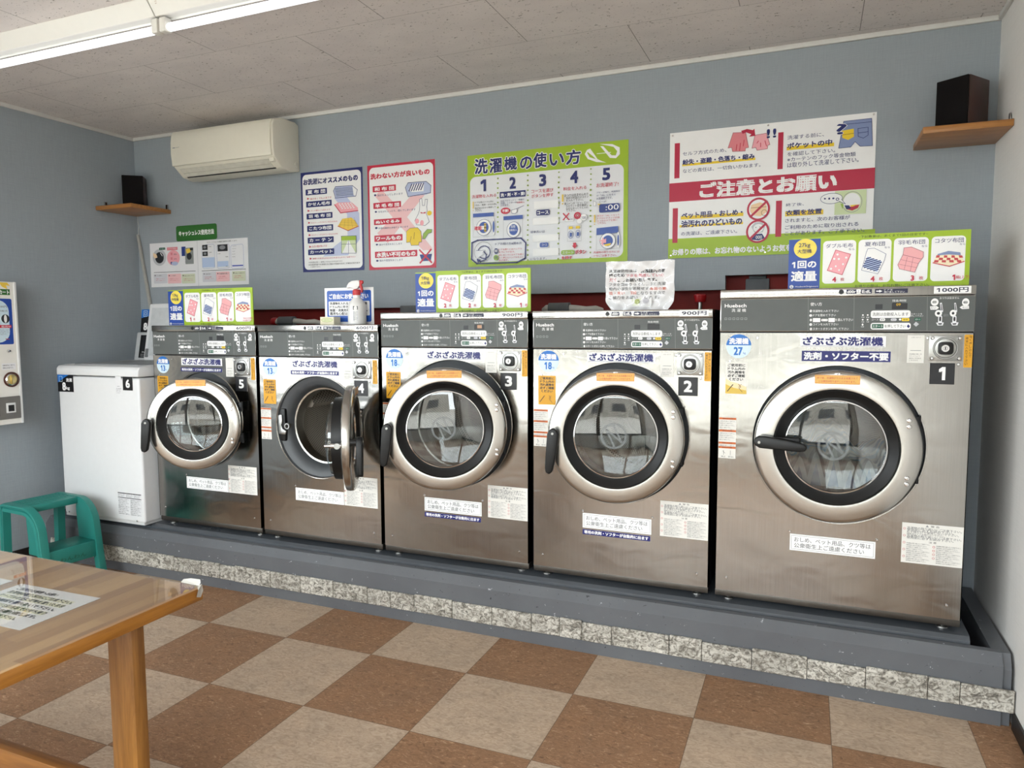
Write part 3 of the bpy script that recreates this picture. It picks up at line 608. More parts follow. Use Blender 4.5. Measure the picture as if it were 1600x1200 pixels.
P['cashless']=[
('r',0,0,424,292,'W3',0),('r',424,0,844,292,'W3',0),('r',422,0,425,292,'GY2',0),('c',85,197,61,55,'GY2'),('c',85,195,39,37,'K2'),
('p',[(29,230),(59,218),(67,197),(42,192),(29,208)],'SK'),('l',[(96,225),(110,207)],5,'W'),('r',85,246,140,261,'DG2',3),
('t','アプリ',94,249,131,256,'W',0),('c',211,190,57,50,'P'),('r',157,240,251,260,'P2',2),('t','スマホで支払い',167,247,242,256,'W',0),
('r',187,208,204,225,'P2',2),('t','支払',215,208,243,217,'K',0),('r',186,177,203,194,'P2',2),('t','支払',214,178,241,186,'K',0),
('r',184,147,201,164,'N2',2),('t','支払',212,147,239,156,'K',0),('c',221,152,30,13,'LB2'),('r',286,198,322,259,'N2',2),('r',316,144,389,250,'GY3',2),
('c',351,195,22,23,'K2'),('p',[(324,240),(351,247),(373,233),(355,217),(331,213)],'Y2'),('r',361,232,386,248,'K2',0),
('l',[(317,159),(384,161)],5,'GY'),('l',[(30,98),(400,97)],3,'K'),('r',26,24,149,88,'GY4',6),('c',40,77,5,4,'K'),('t','アプリを起動する',50,72,103,80,'K',0),
('t','お客様のスマートフォンで',46,52,126,58,'R',0),('t','専用アプリを起動して下さい',45,41,131,46,'R',0),('r',154,21,274,84,'P3',6),('c',168,73,5,4,'K'),
('t','コースを選ぶ',178,69,229,76,'K',0),('t','お客様のスマートフォンで',173,48,252,55,'R',0),('t','専用アプリを起動して下さい',173,38,257,43,'R',0),('r',279,18,397,80,'GN',6),
('c',293,70,5,4,'K'),('t','支払いをタッチする',303,65,388,71,'K',0),('t','お客様のスマートフォンで',299,45,375,51,'R',0),('t','専用アプリを起動して下さい',298,34,380,40,'R',0),
('t','−スマートフォンの画面で操作をお願いします−',505,275,764,279,'K',0),
('l',[(474,261),(462,249),(464,119),(475,109),(558,111),(569,118),(570,255),(562,264),(474,261)],1.5,'B4'),
('l',[(600,255),(588,243),(591,115),(601,105),(682,107),(694,114),(694,249),(686,258),(600,255)],1.5,'B4'),
('l',[(716,250),(705,238),(707,111),(718,101),(797,103),(809,110),(809,244),(801,253),(716,250)],1.5,'B4'),('r',468,229,513,262,'K2',0),
('r',468,190,513,219,'K2',0),('c',489,246,12,8,'GY'),('c',490,205,11,8,'GY'),('r',598,215,681,258,'K2',0),('c',638,239,25,13,'GY'),
('r',465,117,568,180,'LB3',0),('r',593,117,684,152,'LB3',0),('t','洗濯機',523,246,546,251,'K',0),('t','洗濯機',524,210,547,215,'K',0),
('t','洗濯機',661,176,683,182,'K',0),('t','洗濯機',597,198,620,203,'K',0),('t','支払い',660,115,686,122,'K',0),('r',714,116,805,123,'B5',2),
('t','13kg洗濯',719,240,752,246,'GY',0),('t','料金 100円',718,224,751,230,'GY',0),('t','13kg洗濯',717,207,742,213,'GY',0),
('t','料金 100円',716,190,742,196,'GY',0),('t','13kg洗濯',716,173,741,180,'GY',0),('l',[(459,95),(824,96)],3,'K'),('r',462,23,576,86,'GY4',6),
('c',477,75,5,3,'K'),('t','店舗を選ぶ',488,70,536,77,'K',0),('t','お店の洗濯機',482,51,538,58,'R',0),('t','番号を確認して下さい',481,41,557,46,'R',0),
('r',579,23,691,85,'P3',6),('c',594,74,5,4,'K'),('t','洗濯機を選ぶ',605,70,683,76,'K',0),('t','お店の洗濯機',599,51,654,58,'R',0),
('t','番号を確認して下さい',598,41,673,46,'R',0),('r',712,23,821,85,'GN',6),('c',726,74,5,4,'K'),('t','支払いを確認する',737,69,813,75,'K',0),
('t','お店の洗濯機',731,51,785,58,'R',0),('t','番号を確認して下さい',730,41,803,46,'R',0),]
P['cashless_sign']=[
('r',0,0,351,100,'DG3',14),('t','キャッシュレス使用方法',24,34,326,66,'W',1),]
P['guide_sign']=[
('r',0,0,113,190,'B6',0),('r',113,0,605,199,'G',0),('r',122,18,236,179,'W',14),('r',244,19,354,178,'W',14),('r',362,20,474,178,'W',14),
('r',483,18,590,178,'W',14),('c',59,154,41,37,'Y3'),('t','1回の',14,80,99,107,'W',1),('t','適量',12,31,101,68,'W',1),('o',13,9,7,7,3,'W'),
('l',[(8,9),(19,10)],3,'W'),('t','HuebschOrigineers',27,5,108,12,'W',0),('t','−下記数量は、あくまで1回の目安です−',243,186,471,193,'DG4',0),
('t','お帰りの際は、お忘れ物にご注意下さい。',236,5,481,8,'DG4',0),('t','ダブル毛布',132,152,225,168,'N',0),('t','夏布団',265,153,332,169,'N',0),
('t','羽毛布団',376,154,462,170,'N',0),('t','コタツ布団',494,154,583,171,'N',0),('t','なら',211,141,230,149,'N',0),('t','なら',331,143,349,150,'N',0),
('t','なら',452,142,470,150,'N',0),('t','なら',571,144,588,151,'N',0),('p',[(166,144),(218,126),(191,50),(139,68)],'P'),
('l',[(166,144),(218,126),(191,50),(139,68),(166,144)],2,'R'),('c',173,127,4,4,'W'),('c',203,114,4,4,'W'),('c',162,111,4,4,'W'),('c',178,110,4,4,'W'),
('c',193,90,3,4,'W'),('c',168,83,3,4,'W'),('c',152,74,4,4,'W'),('c',180,68,3,4,'W'),
('p',[(276,144),(298,145),(337,122),(332,99),(312,50),(257,65),(264,97),(271,131)],'W'),('p',[(275,115),(324,96),(310,57),(261,77)],'LB3'),
('l',[(285,111),(272,107)],4,'N'),('l',[(296,106),(269,98)],4,'N'),('l',[(307,102),(266,90)],4,'N'),('l',[(318,98),(263,81)],4,'N'),
('l',[(322,92),(266,75)],4,'N'),('l',[(319,83),(277,70)],4,'N'),('l',[(316,75),(287,66)],4,'N'),('l',[(313,67),(298,62)],4,'N'),
('l',[(276,144),(298,145),(337,122),(332,99),(312,50),(257,65),(264,97),(271,131),(276,144)],1.2,'N2'),
('p',[(395,142),(419,144),(458,125),(458,106),(444,85),(433,52),(383,66),(377,81),(393,118)],'P4'),
('l',[(395,142),(419,144),(458,125),(458,106),(444,85),(433,52),(383,66),(377,81),(393,118),(395,142)],1.5,'BR2'),
('l',[(392,117),(452,99)],1.5,'BR2'),('l',[(386,100),(444,83)],1,'BR2'),('l',[(380,83),(438,69)],1,'BR2'),('l',[(407,108),(398,61)],1,'BR2'),
('l',[(426,105),(418,55)],1,'BR2'),('p',[(503,115),(537,125),(574,112),(587,86),(542,70),(490,85)],'CR'),
('p',[(503,115),(537,125),(574,118),(576,108),(539,112),(504,110)],'B3'),('p',[(500,111),(511,110),(509,102),(498,102)],'R3'),
('p',[(495,94),(508,93),(506,85),(492,85)],'R3'),('p',[(509,102),(521,101),(520,93),(507,93)],'R3'),
('p',[(524,110),(534,109),(534,101),(523,101)],'R3'),('p',[(518,93),(531,92),(530,84),(517,85)],'R3'),
('p',[(533,101),(544,100),(544,92),(532,92)],'R3'),('p',[(547,109),(557,108),(558,100),(547,100)],'R3'),
('p',[(541,92),(554,92),(555,83),(541,84)],'R3'),('p',[(555,100),(567,99),(569,91),(557,91)],'R3'),('p',[(569,108),(580,107),(583,99),(572,99)],'R3'),
('p',[(564,91),(577,91),(579,82),(566,83)],'R3'),('l',[(490,84),(542,70),(587,86)],3,'R'),]
P['free_notice']=[
('r',0,0,300,189,'W',0),('r',14,14,286,175,'B7',10),('t','ご自由にお使い下さい',28,132,268,158,'W',1),('r',24,46,276,120,'W',5),
('t','洗濯物を入れる前に、消毒液を',32,103.0,262,115.0,'K',1),('t','ドラム内に吹きかけて下さい。',32,85.5,255,97.5,'K',1),('t','除菌・消臭効果が得られます。',32,68.0,262,80.0,'K',1),
('t','悪用も心配はありません。',32,50.5,240,62.5,'K',1),]
P['plastic_note']=[
('t','洗濯機使用後は',15,153,134,165,'K',0),('t','洗濯機内の乾',151,151,256,161,'K',1),('t','燥のため',16,134,84,148,'K',1),('t','フタを開放していた',89,134,249,143,'R',0),
('t','だく',16,115,46,131,'R',0),('t','ようお願い致します。',52,114,222,126,'K',1),('t','フタを閉めきってしまうと洗濯',16,97,256,107,'K',0),
('t','機内の湿度が蒸発せず',16,78,186,90,'K',0),('t','雑菌の繁',191,76,260,88,'OR',0),('t','殖・臭いの原因',16,59,135,73,'OR',0),('t','となりますので',137,59,257,70,'K',0),
('t','ご協力をお願い',16,40,140,54,'K',0),('t','します。',170,40,231,52,'K',0),('r',113,7,199,50,'W',0),('r',115,11,198,44,'SG',0),('c',138,29,12,11,'LG2'),
('c',175,31,13,10,'GY4'),]
P['panel_right']=[
('l',[(-541,132),(-539,1)],1,'GY3'),('l',[(-384,132),(-382,2)],1,'GY3'),('l',[(-147,127),(-144,3)],1,'GY3'),('t','使い方',-533,96,-493,109,'W',0),
('c',-531,77,4,5,'W'),('t','1',-533,74,-530,80,'PG',0),('t','洗濯物を入れて下さい',-524,72,-435,81,'W',0),('c',-531,60,5,5,'W'),
('t','2',-532,57,-529,63,'PG',0),('t','ドアを閉めて下さい',-523,56,-444,65,'W',0),('c',-530,43,4,5,'W'),('t','3',-532,40,-529,46,'PG',0),
('t','を選んで下さい',-446,38,-385,48,'W',0),('c',-530,26,5,5,'W'),('t','4',-531,23,-528,29,'PG',0),('t','コインを入れて下さい',-522,22,-435,31,'W',0),
('c',-529,9,4,5,'W'),('t','5',-531,6,-528,12,'PG',0),('t','スタートボタンを押して下さい',-522,5,-399,14,'W',0),('r',-523,35,-497,50,'W',0),
('r',-469,35,-447,50,'W',0),('r',-494,38,-471,47,'W',4),('t','コース',-492,40,-474,45,'PG',0),('r',-313,81,-289,99,'K2',2),
('t','残金/時間',-258,107,-214,115,'W',0),('r',-259,80,-209,102,'K',0),('r',-327,49,-198,76,'W',8),('t','洗剤は自動投入します',-321,56,-205,69,'K',0),
('r',-326,7,-196,31,'W',8),('r',-322,11,-284,27,'DG2',2),('t','スタート',-320,14,-286,24,'W',0),('t','を押して下さい',-280,13,-213,25,'K',0),
('p',[(-209,18),(-204,26),(-198,18),(-203,12)],'N'),('r',-297,38,-279,48,'W',4),('t','標準',-294,40,-282,46,'PG',0),('r',-261,38,-242,47,'GY4',4),
('t','念入',-258,40,-245,45,'PG',0),('r',-226,37,-201,48,'Y',4),('t','簡単',-221,39,-206,46,'K',0),('c',-231,43,4,4,'W'),
('t','コース',-324,40,-301,45,'W',0),('r',-186,38,-164,49,'DG2',4),('t','スタート',-183,40,-167,46,'W',0),
('p',[(-180,35),(-170,26),(-179,17),(-188,25)],'GY2'),('t','スタートを',-197,60,-161,65,'W',0),('t','押して下さい',-197,53,-158,58,'W',0),('c',-353,60,3,3,'W'),
('t','洗濯',-358,50,-348,54,'W',0),('c',-337,60,3,3,'W'),('t','洗濯',-342,49,-332,54,'W',0),('c',-353,43,3,3,'W'),('t','洗濯',-357,33,-348,37,'W',0),
('c',-337,43,3,3,'W'),('t','洗濯',-341,33,-332,37,'W',0),('c',-353,25,3,4,'W'),('t','洗濯',-358,15,-348,19,'W',0),('t','おつりは出ません',-109,114,-49,122,'W',0),
('c',-124,104,12,13,'W'),('r',-131,100,-118,108,'PG',3),('t','100',-130,101,-119,106,'W',0),('c',-29,102,11,14,'W'),('r',-36,98,-23,106,'PG',3),
('t','100',-34,100,-24,105,'W',0),('p',[(-138,89),(-117,90),(-110,84),(-117,77),(-136,77)],'W'),
('p',[(-19,90),(-40,90),(-47,84),(-39,78),(-18,79)],'W'),('t','投入口',-135,80,-119,87,'PG',0),('t','投入口',-38,81,-22,87,'PG',0),
('p',[(-108,101),(-102,102),(-97,75),(-97,69),(-103,68)],'W2'),('p',[(-105,97),(-103,97),(-99,75),(-102,74)],'K'),('c',-111,64,11,12,'W'),
('c',-111,64,5,5,'K2'),('r',-111,27,-99,57,'W2',10),('r',-108,36,-102,52,'K',4),('p',[(-117,31),(-93,32),(-96,21),(-112,21)],'W2'),
('p',[(-111,29),(-98,29),(-100,24),(-109,24)],'K2'),('p',[(-64,100),(-59,101),(-54,75),(-54,68),(-60,67)],'W2'),
('p',[(-62,97),(-60,97),(-56,75),(-59,74)],'K'),('c',-66,64,10,12,'W'),('c',-66,64,4,5,'K2'),('r',-67,27,-55,56,'W2',10),('r',-64,36,-58,51,'K',4),
('p',[(-72,31),(-48,32),(-51,21),(-67,21)],'W2'),('p',[(-67,28),(-54,29),(-56,24),(-65,24)],'K2'),('t','返却ボタン',-95,52,-79,62,'GY',0),]
P['panel_left']=[
('t','Huebsch',14,94,95,107,'W',1),('t','洗 濯 機',40,76,94,89,'W',0),]
# ================================================================== coin washers
random.seed(11)
M_LOGO = mat('etched_logo', '9aa0a2', .5, 0, .4, 0)
def m_drum():
    m = bpy.data.materials.new('perforated_steel_drum'); m.use_nodes = True; t = NT(m)
    o = t.n('ShaderNodeTexCoord'); sp = t.n('ShaderNodeSeparateXYZ'); t.l(o.outputs['Object'], sp.inputs[0])
    a = t.math('MULTIPLY', t.math('ARCTAN2', sp.outputs[0], sp.outputs[2]), .22/.0105); d = t.math('MULTIPLY', sp.outputs[1], 1/.0125)
    row = t.math('FLOOR', d); a2 = t.math('ADD', a, t.math('MULTIPLY', t.math('FLOORED_MODULO', row, 2.), .5))
    fa, fd = t.math('SUBTRACT', t.math('FRACT', a2), .5), t.math('SUBTRACT', t.math('FRACT', d), .5)
    r = t.math('SQRT', t.math('ADD', t.math('MULTIPLY', fa, fa), t.math('MULTIPLY', fd, fd)))
    hole = t.math('LESS_THAN', r, .27)
    t.l(t.mix(hole, lin('b3aca0'), lin('0b0b0b')), t.b.inputs['Base Color']); t.l(t.math('MULTIPLY', t.math('SUBTRACT', 1., hole), .35), t.b.inputs['Metallic'])
    t.b.inputs['Roughness'].default_value = .33; return m
M_DRUM = m_drum()
M_KICK = mat('dark_kick_steel', '5c5853', .4, .9, .5)
def plate_with_hole(mb, x0, x1, z0, z1, cx, cz, R, y, m, n=96, depth=.03):
    """flat front sheet facing -y with a round hole and a turned-in rim"""
    ang = sorted(set([2*PI*k/n for k in range(n)] + [math.atan2(z-cz, x-cx) % (2*PI) for x in (x0, x1) for z in (z0, z1)]))
    I, O, D = [], [], []
    for t in ang:
        c, s = math.cos(t), math.sin(t); k = min([(x1-cx)/c if c > 1e-9 else 1e9, (x0-cx)/c if c < -1e-9 else 1e9, (z1-cz)/s if s > 1e-9 else 1e9, (z0-cz)/s if s < -1e-9 else 1e9])
        I.append(mb.bm.verts.new((cx+R*c, y, cz+R*s))); O.append(mb.bm.verts.new((cx+k*c, y, cz+k*s))); D.append(mb.bm.verts.new((cx+R*c, y+depth, cz+R*s)))
    i = mb.mi(m); N = len(ang)
    for k in range(N):
        j = (k+1) % N
        mb.bm.faces.new((I[k], O[k], O[j], I[j])).material_index = i; mb.bm.faces.new((I[k], I[j], D[j], D[k])).material_index = i
def screw(parent, x, z, r=.0055, y=0.):
    b = MB(); b.lathe([(0, -.0035), (r*.7, -.003), (r, -.0008), (r, .001)], M_CHROME, 14, (0, 0, 0)); return b.build('screw', parent, (x, y, z))
def sticker(name, parent, x, z, base, ops, y=-.0008, rot=(PI/2, 0, 0), thick=.0006, edge=None):
    return Sheet(base, thick, edge).draw(ops).hang(name, parent, (x, y, z), rot)
def fine_text(x0, x1, z0, z1, rows, col='TX', words=('洗濯物の取り扱いにご注意下さい。', '使用前に必ずお読み下さい。', 'お子様だけで使用しないで下さい。', '運転中はドアを開けないで下さい。')):
    ops = []; h = (z1-z0)/rows
    for k in range(rows):
        s = words[k % len(words)]; y = z1-h*(k+.85); f = (1, .86, .95, .7)[k % 4]
        ops.append(('t', s, x0, y, x0+(x1-x0)*f, y+h*.66, col, 0))
    return ops
def washer(no, cx, wd, top, pb, R, ri, Rs, cz, kg, price, nsq, angle, hinge, label, navy_low, sub, disp, notice_worn=False):
    zb = .29; H = top-zb; X0, X1 = -wd/2, wd/2; y0 = 0.
    T = thing('coin_washer', label, 'washing machine', (cx, -.65, zb), group='front loading coin washers')
    pz = pb-zb; st = H-.031                                   # top of front sheet, bottom of the lid strip
    zc = cz-zb
    b = MB(); g = .004
    for q in ((X0+g, X0+.016, .03, .69, .012, H-.012), (X1-.016, X1-g, .03, .69, .012, H-.012), (X0+.016, X1-.016, .03, .69, .012, .03), (X0+.016, X1-.016, .03, .69, H-.03, H-.012), (X0+.016, X1-.016, .675, .69, .03, H-.03)): b.box(*q, M_SIDE)
    b.build('cabinet', T)
    for i, x in enumerate((X0+.05, X1-.05)):
        for y in (.05, .64):
            b = MB(); b.lathe([(0, -.0145), (.021, -.0145), (.021, -.009), (.009, -.007), (.009, .014), (0, .014)], M_ZINC, 16, (0, 0, 0), 'z'); b.build('foot', T, (x, y, 0))
    b = MB(); plate_with_hole(b, X0, X1, .034, pz-.006, 0, zc, Rs, 0, M_FRONT)
    b.box(X0, X0+.0025, .0, .05, .034, pz-.006, M_FRONT); b.box(X1-.0025, X1, .0, .05, .034, pz-.006, M_FRONT)
    b.build('front_panel', T)
    b = MB(); b.box(X0, X1, .006, .05, .006, .032, M_KICK, .002); b.build('kick_strip', T)
    b = MB(); b.box(X0, X1, -.004, .06, st-.002, H, M_FRONT, .003); b.box(X0+.002, X1-.002, .06, .69, H-.014, H, M_SIDE, .002); b.build('lid', T)
    # control panel: steel frame and grey printed face
    b = MB(); b.box(X0, X1, .0, .05, pz-.001, st-.003, M_FRONT, .003); b.box(X0+.001, X1-.001, .012, .05, pz-.007, pz-.001, M_BLACK); b.build('control_frame', T)
    xr = X1-.002; W = wd-.006
    s = Sheet(None); s.box(-W, 0, .0025, .123, -.002, .0, M_PANEL, 0)
    s.draw([('r', -W*1000, 2, 0, 124, M_PANEL, 7)]); s.draw(P['panel_right']); s.draw(P['panel_left'], -W*1000)
    for k in range(nsq): s.draw([('r', -W*1000+14+k*15, 45, -W*1000+24+k*15, 54, 'GY3', 1), ('r', -W*1000+16+k*15, 47, -W*1000+22+k*15, 52, 'PG', 1)])
    s.hang('control_panel', T, (xr, -.0012, pz))
    d = Sheet((0, 0, 30, 14), .0008, M_BLACK)
    if disp: d.draw([('t', disp, 12, 2.5, 26, 11.5, 'AM3', 1)])
    d.hang('display', T, (xr-.257, -.0026, pz+.090))
    if no == 3: sticker('tape_patch', T, xr-.243, pz+.086, (0, 0, 22, 15), [('r', 0, 0, 22, 15, 'SK2', 1)], -.0036)
    # lid strip labels
    xm = wd/2-.430
    s = Sheet(None)
    s.draw([('c', 0, 0, 9, 9, 'BK'), ('r', 17, -8, 51, 8, 'N3', 1), ('t', 'd00r', 20, -5, 48, 5, 'W', 1), ('r', 55, -8, 62, 8, 'W', 0), ('l', [(58, -6), (58, 6)], 1, 'N3'), ('r', 66, -8, 102, 8, 'N3', 1), ('t', 'E:dL', 70, -5, 98, 5, 'W', 1),
            ('r', 112, -8, 218, 8, 'N3', 0), ('p', [(116, 2), (126, 2), (126, 5), (136, 0), (126, -5), (126, -2), (116, -2)], 'W'), ('t', 'ドアを', 142, 1.5, 170, 6.5, 'W', 0), ('t', '開け直して下さい', 142, -6, 208, -.5, 'W', 0)])
    s.hang('door_code_sticker', T, (xm, -.0042, st+.0155))
    s = Sheet((0, 0, 114, 25), .0006); s.draw([('t', price, 9, 4.5, 105, 20.5, 'N3', .8)])
    s.hang('price_tag', T, (X1-.130, -.0048, st+.003))
    # upper stickers
    s = Sheet(None); ops = [('c', 0, 0, 47, 47, 'LC')]
    arc = [(47*math.cos(PI*k/24), 4+43*math.sin(PI*k/24)) for k in range(25)]
    ops += [('p', arc, 'SB'), ('t', '洗濯機', -36, 9, 36, 32, 'W', 1), ('t', kg, -17, -34, 14, -4, 'SB', 1.2), ('t', 'kg', 18, -32, 27, -22, 'SB', 0)]
    s.draw(ops); s.hang('capacity_badge', T, (X0+.073, -.0006, pz-.0585))
    tx = -.135 if no != 4 and no != 5 else -.157
    s = Sheet((0, 0, 292, 40), .0006); s.draw([('t', 'ざぶざぶ洗濯機', 10, 7, 282, 36, 'N4', 1.25), ('l', [(6, 3), (286, 3)], 1.2, 'N4')]); s.hang('title_sticker', T, (tx, -.0006, pz-.058))
    if sub == 'big':
        sticker('detergent_sticker', T, -.128, pz-.1125, (0, 0, 302, 39), [('r', 0, 0, 302, 39, 'N4', 0), ('t', '洗剤・ソフター不要', 8, 6, 294, 33, 'W', 1.2)])
    elif sub: sticker('detergent_sticker', T, -.162, pz-.0915, (0, 0, 296, 21), [('r', 0, 0, 296, 21, 'N4', 0), ('t', '専用の洗剤・ソフターが自動的に出ます', 8, 4, 288, 17, 'W', 1)])
    # sticker that carried a code: plain tile with small print under it
    sticker('information_sticker', T, X1-.206, pz-.114, (0, 0, 54, 100), [('r', 0, 0, 54, 100, 'OW', 2), ('r', 10, 44, 44, 46, 'GY3', 0), ('t', 'お問い合わせ', 12, 90, 42, 94, 'GY', 0)] + fine_text(7, 47, 6, 36, 4, 'TX', ('洗濯機の使い方', 'スマートフォンで', '支払い方法は', 'こちらから')))
    off = .010 if no in (4, 5) else 0
    lk = MB(); lx = X1-.086-off; lz = pz-.060
    lk.box(-.052, .052, -.004, .0, -.045, .045, M_ZINC, .002)
    for sx in (-.042, .042):
        for sz in (-.036, .036): lk.lathe([(0, -.010), (.004, -.0098), (.0065, -.007), (.0065, -.003)], M_CHROME, 12, (sx, 0, sz))
    lk.lathe([(.040, -.004), (.038, -.0065), (.035, -.0065), (.033, -.004)], M_ZINC, 40)
    L = lk.build('coin_lock_plate', T, (lx, 0, lz))
    bz = MB(); q = .024
    bz.prism([(q*math.copysign(abs(math.cos(t))**.5, math.cos(t)), q*.95*math.copysign(abs(math.sin(t))**.5, math.sin(t))) for t in [2*PI*k/32 for k in range(32)]], -.014, -.004, M_BLACK, 'xz', .002); bz.build('lock_bezel', L)
    kb = MB(); kb.lathe([(0, -.0165), (.006, -.0165), (.007, -.018), (.012, -.018), (.0135, -.016), (.0135, -.012)], M_CHROME, 28); kb.box(-.0012, .0012, -.019, -.0175, -.005, .005, M_BLACK); kb.build('key_barrel', L, (-.002, 0, 0))
    sticker('number_plate', T, X1-.132-off, pz-.189, (0, 0, 78, 76), [('r', 0, 0, 78, 76, 'BK', 0), ('r', 3, 3, 75, 73, 'K', 0), ('t', str(no), 31 if no == 1 else 24, 17, 47 if no == 1 else 54, 60, 'W', 1)], -.0018, thick=.002)
    s = Sheet((0, 0, 26, 116), .0006); s.draw([('r', 0, 0, 26, 116, 'AM', 3)])
    for col, (word, x) in enumerate((('強く押し込んで', 15), ('確実に入れて下さい', 4))):
        for k, ch in enumerate(word): s.draw([('t', ch, x, 104-k*11.3-col*5, x+8, 113-k*11.3-col*5, 'BR3', 0)])
    s.hang('coin_sticker', T, (X1-.029-off*.6, -.0006, pz-.1275))
    ops = [('r', 0, 0, 80, 127, 'AM' if not notice_worn else 'OW', 2)]
    if notice_worn: ops += [('p', [(0, 62), (20, 50), (46, 44), (80, 30), (80, 2), (0, 2)], 'AM4'), ('p', [(0, 40), (30, 26), (80, 16), (80, 2), (0, 2)], 'AM5')]
    for k, sx in enumerate(('ご使用前に', 'ドラム内の', '汚れ異物を', '必ずご確認', 'ください')): ops.append(('t', sx, 8 if k < 4 else 14, 110-k*14, 73 if k < 4 else 66, 121-k*14, 'K', 1))
    ops += [('l', [(8, 12), (28, 38)], 3, 'K'), ('l', [(50, 40), (58, 30), (52, 24), (64, 10)], 2, 'BR'), ('l', [(60, 40), (50, 28)], 1.5, 'BR')]
    sticker('inspection_sticker', T, X0+.026, pz-.2485, (0, 0, 80, 127), ops)
    ops = [('r', 0, 0, 66, 165, 'OW', 1)]
    for y, n in ((156, 5), (107, 4), (58, 1), (40, 0)):
        ops += [('r', 0, y, 66, y+8, 'DR', 0), ('t', '使用上の注意', 14, y+1.5, 52, y+6.5, 'K', 0)]
        if n: ops += fine_text(3, 63, y-n*8.5-2, y-2, n)
    ops += [('l', [(20, 14), (20, 32)], 1, 'K'), ('l', [(16, 30), (26, 20)], 1, 'K'), ('l', [(46, 14), (46, 32)], 1, 'K'), ('t', '停止', 10, 4, 28, 10, 'K', 0), ('t', '取り出し', 38, 4, 60, 10, 'K', 0)]
    sticker('warning_sticker', T, X0+.004, zc-.079, (0, 0, 66, 165), ops)
    oz = .235 if no < 4 else .217
    sticker('prohibition_sticker', T, -.152, oz-.006, (0, 0, 300, 65), [('r', 0, 0, 300, 65, 'W', 0), ('l', [(6, 6), (294, 6), (294, 59), (6, 59), (6, 6)], .9, 'TX'), ('t', 'おしめ、ペット用品、クツ等は', 16, 35, 284, 54, 'TX', 0), ('t', '公衆衛生上ご遠慮ください', 16, 12, 262, 31, 'TX', 0)])
    if navy_low: sticker('auto_detergent_sticker', T, -.152, oz-.035, (0, 0, 296, 22), [('r', 0, 0, 296, 22, 'N4', 0), ('t', '専用の洗剤・ソフターが自動的に出ます', 8, 4, 288, 18, 'W', 1)])
    ops = [('r', 0, 0, 196, 150, 'OW', 2), ('p', [(76, 139), (86, 139), (81, 147)], 'GY'), ('t', '警 告', 92, 139, 120, 146, 'K', 0)] + fine_text(16, 190, 92, 136, 6)
    ops += [('t', '注 意', 88, 80, 112, 87, 'K', 0)] + fine_text(16, 92, 6, 78, 10) + fine_text(112, 190, 6, 76, 10)
    for k in range(5): ops += [('o', 8, 128-k*26, 4, 4, 1, 'R3'), ('o', 104, 68-k*14, 4, 4, 1, 'R3')][: 2 if k < 4 else 1]
    sticker('caution_sticker', T, X1-.199-(.017 if no in (4, 5) else 0), oz-.006, (0, 0, 196, 150), ops)
    for x, z in ((-.153, oz+.067), (.152, oz+.067), (X0+.044, .085), (X1-.046, .085), (X0+.143, pz-.026), (X0+.041, pz-.118), (X1-.142-off, pz-.024), (X1-.043-off, pz-.117)): screw(T, x, z)
    # tub, shell and drum
    rd = ri*1.012
    b = MB(); b.lathe([(Rs+.004, -.004), (Rs+.004, .002), (Rs, .002)], M_RING, 96); b.build('opening_rim', T, (0, 0, zc))
    b = MB(); b.lathe([(Rs, .0), (Rs-.004, .012), (Rs-.022, .018), (rd+.034, .026), (rd+.022, .044), (rd+.012, .075)], M_GREYP, 96)
    b.build('door_housing', T, (0, 0, zc))
    b = MB(); b.lathe([(rd+.016, .070), (rd+.012, .060), (rd+.004, .062), (rd, .075), (rd, .12)], M_RING, 96); b.build('tub_mouth', T, (0, 0, zc))
    b = MB(); b.lathe([(rd+.002, .11), (rd+.035, .13), (rd+.045, .16), (rd+.045, .52), (rd+.02, .55), (.09, .56), (.085, .545), (0, .545)], M_DRUM, 96)
    for k in range(3):
        t = 2*PI*k/3+.5; r_ = rd+.043
        pts = [(r_*math.cos(t+u), r_*math.sin(t+u)) for u in (-.22, .22)] + [((r_-.055)*math.cos(t+u), (r_-.055)*math.sin(t+u)) for u in (.06, -.06)]
        b.prism(pts, .15, .54, M_DRUM, 'xz')
    b.build('drum', T, (0, 0, zc), recalc=False)
    if no == 4:
        r = MB(); r.box(-Rs+.006, -rd-.030, .006, .03, -.085, .085, M_BLACK, .006)
        r.build('latch_recess', T, (0, 0, zc))
        r = MB(); r.prism([(-Rs+.008, .05), (-Rs+.03, .054), (-Rs+.034, .02), (-Rs+.026, .0), (-Rs+.036, -.022), (-Rs+.056, -.03), (-Rs+.05, -.048), (-Rs+.008, -.048)], -.002, .008, M_ZINC, 'xz', .001)
        r.lathe([(.016, -.006), (.016, .012), (.010, .012), (.010, -.006)], M_ZINC, 20, (-Rs+.066, 0, -.004), close=True); r.build('latch_plate', T, (0, 0, zc))
    # ---- the door, built shut around its hinge, then swung open
    yo = -.05
    b = MB(); hx = -(R+.015)                       # door centre seen from the hinge
    b.lathe([(R-.012, .035), (R-.002, .030), (R, .018), (R, .006), (R-.0025, -.001), (R-.008, -.0055), (R-.016, -.0078), ((R+ri)/2, -.0105), (ri+.012, -.0120), (ri+.005, -.0110), (ri+.001, -.006), (ri, .002), (ri, .02)], M_RING, 128, (hx, yo, 0))
    b.lathe([(R-.012, .035), (ri, .032)], M_RING, 96, (hx, yo, 0))
    D = b.build('door', T, (hinge-cx, -.02, zc), (0, 0, math.radians(angle)))
    b = MB(); b.lathe([(ri+.001, -.004), (ri-.003, -.008), (ri-.008, -.004), (ri-.020, .004), (ri-.030, .012), (ri-.037, .016), (ri-.037, .05), (ri-.02, .082), (ri+.004, .082), (ri+.008, .03)], M_BLACK, 96, (hx, yo, 0)); b.build('gasket', D)
    rg = ri-.036
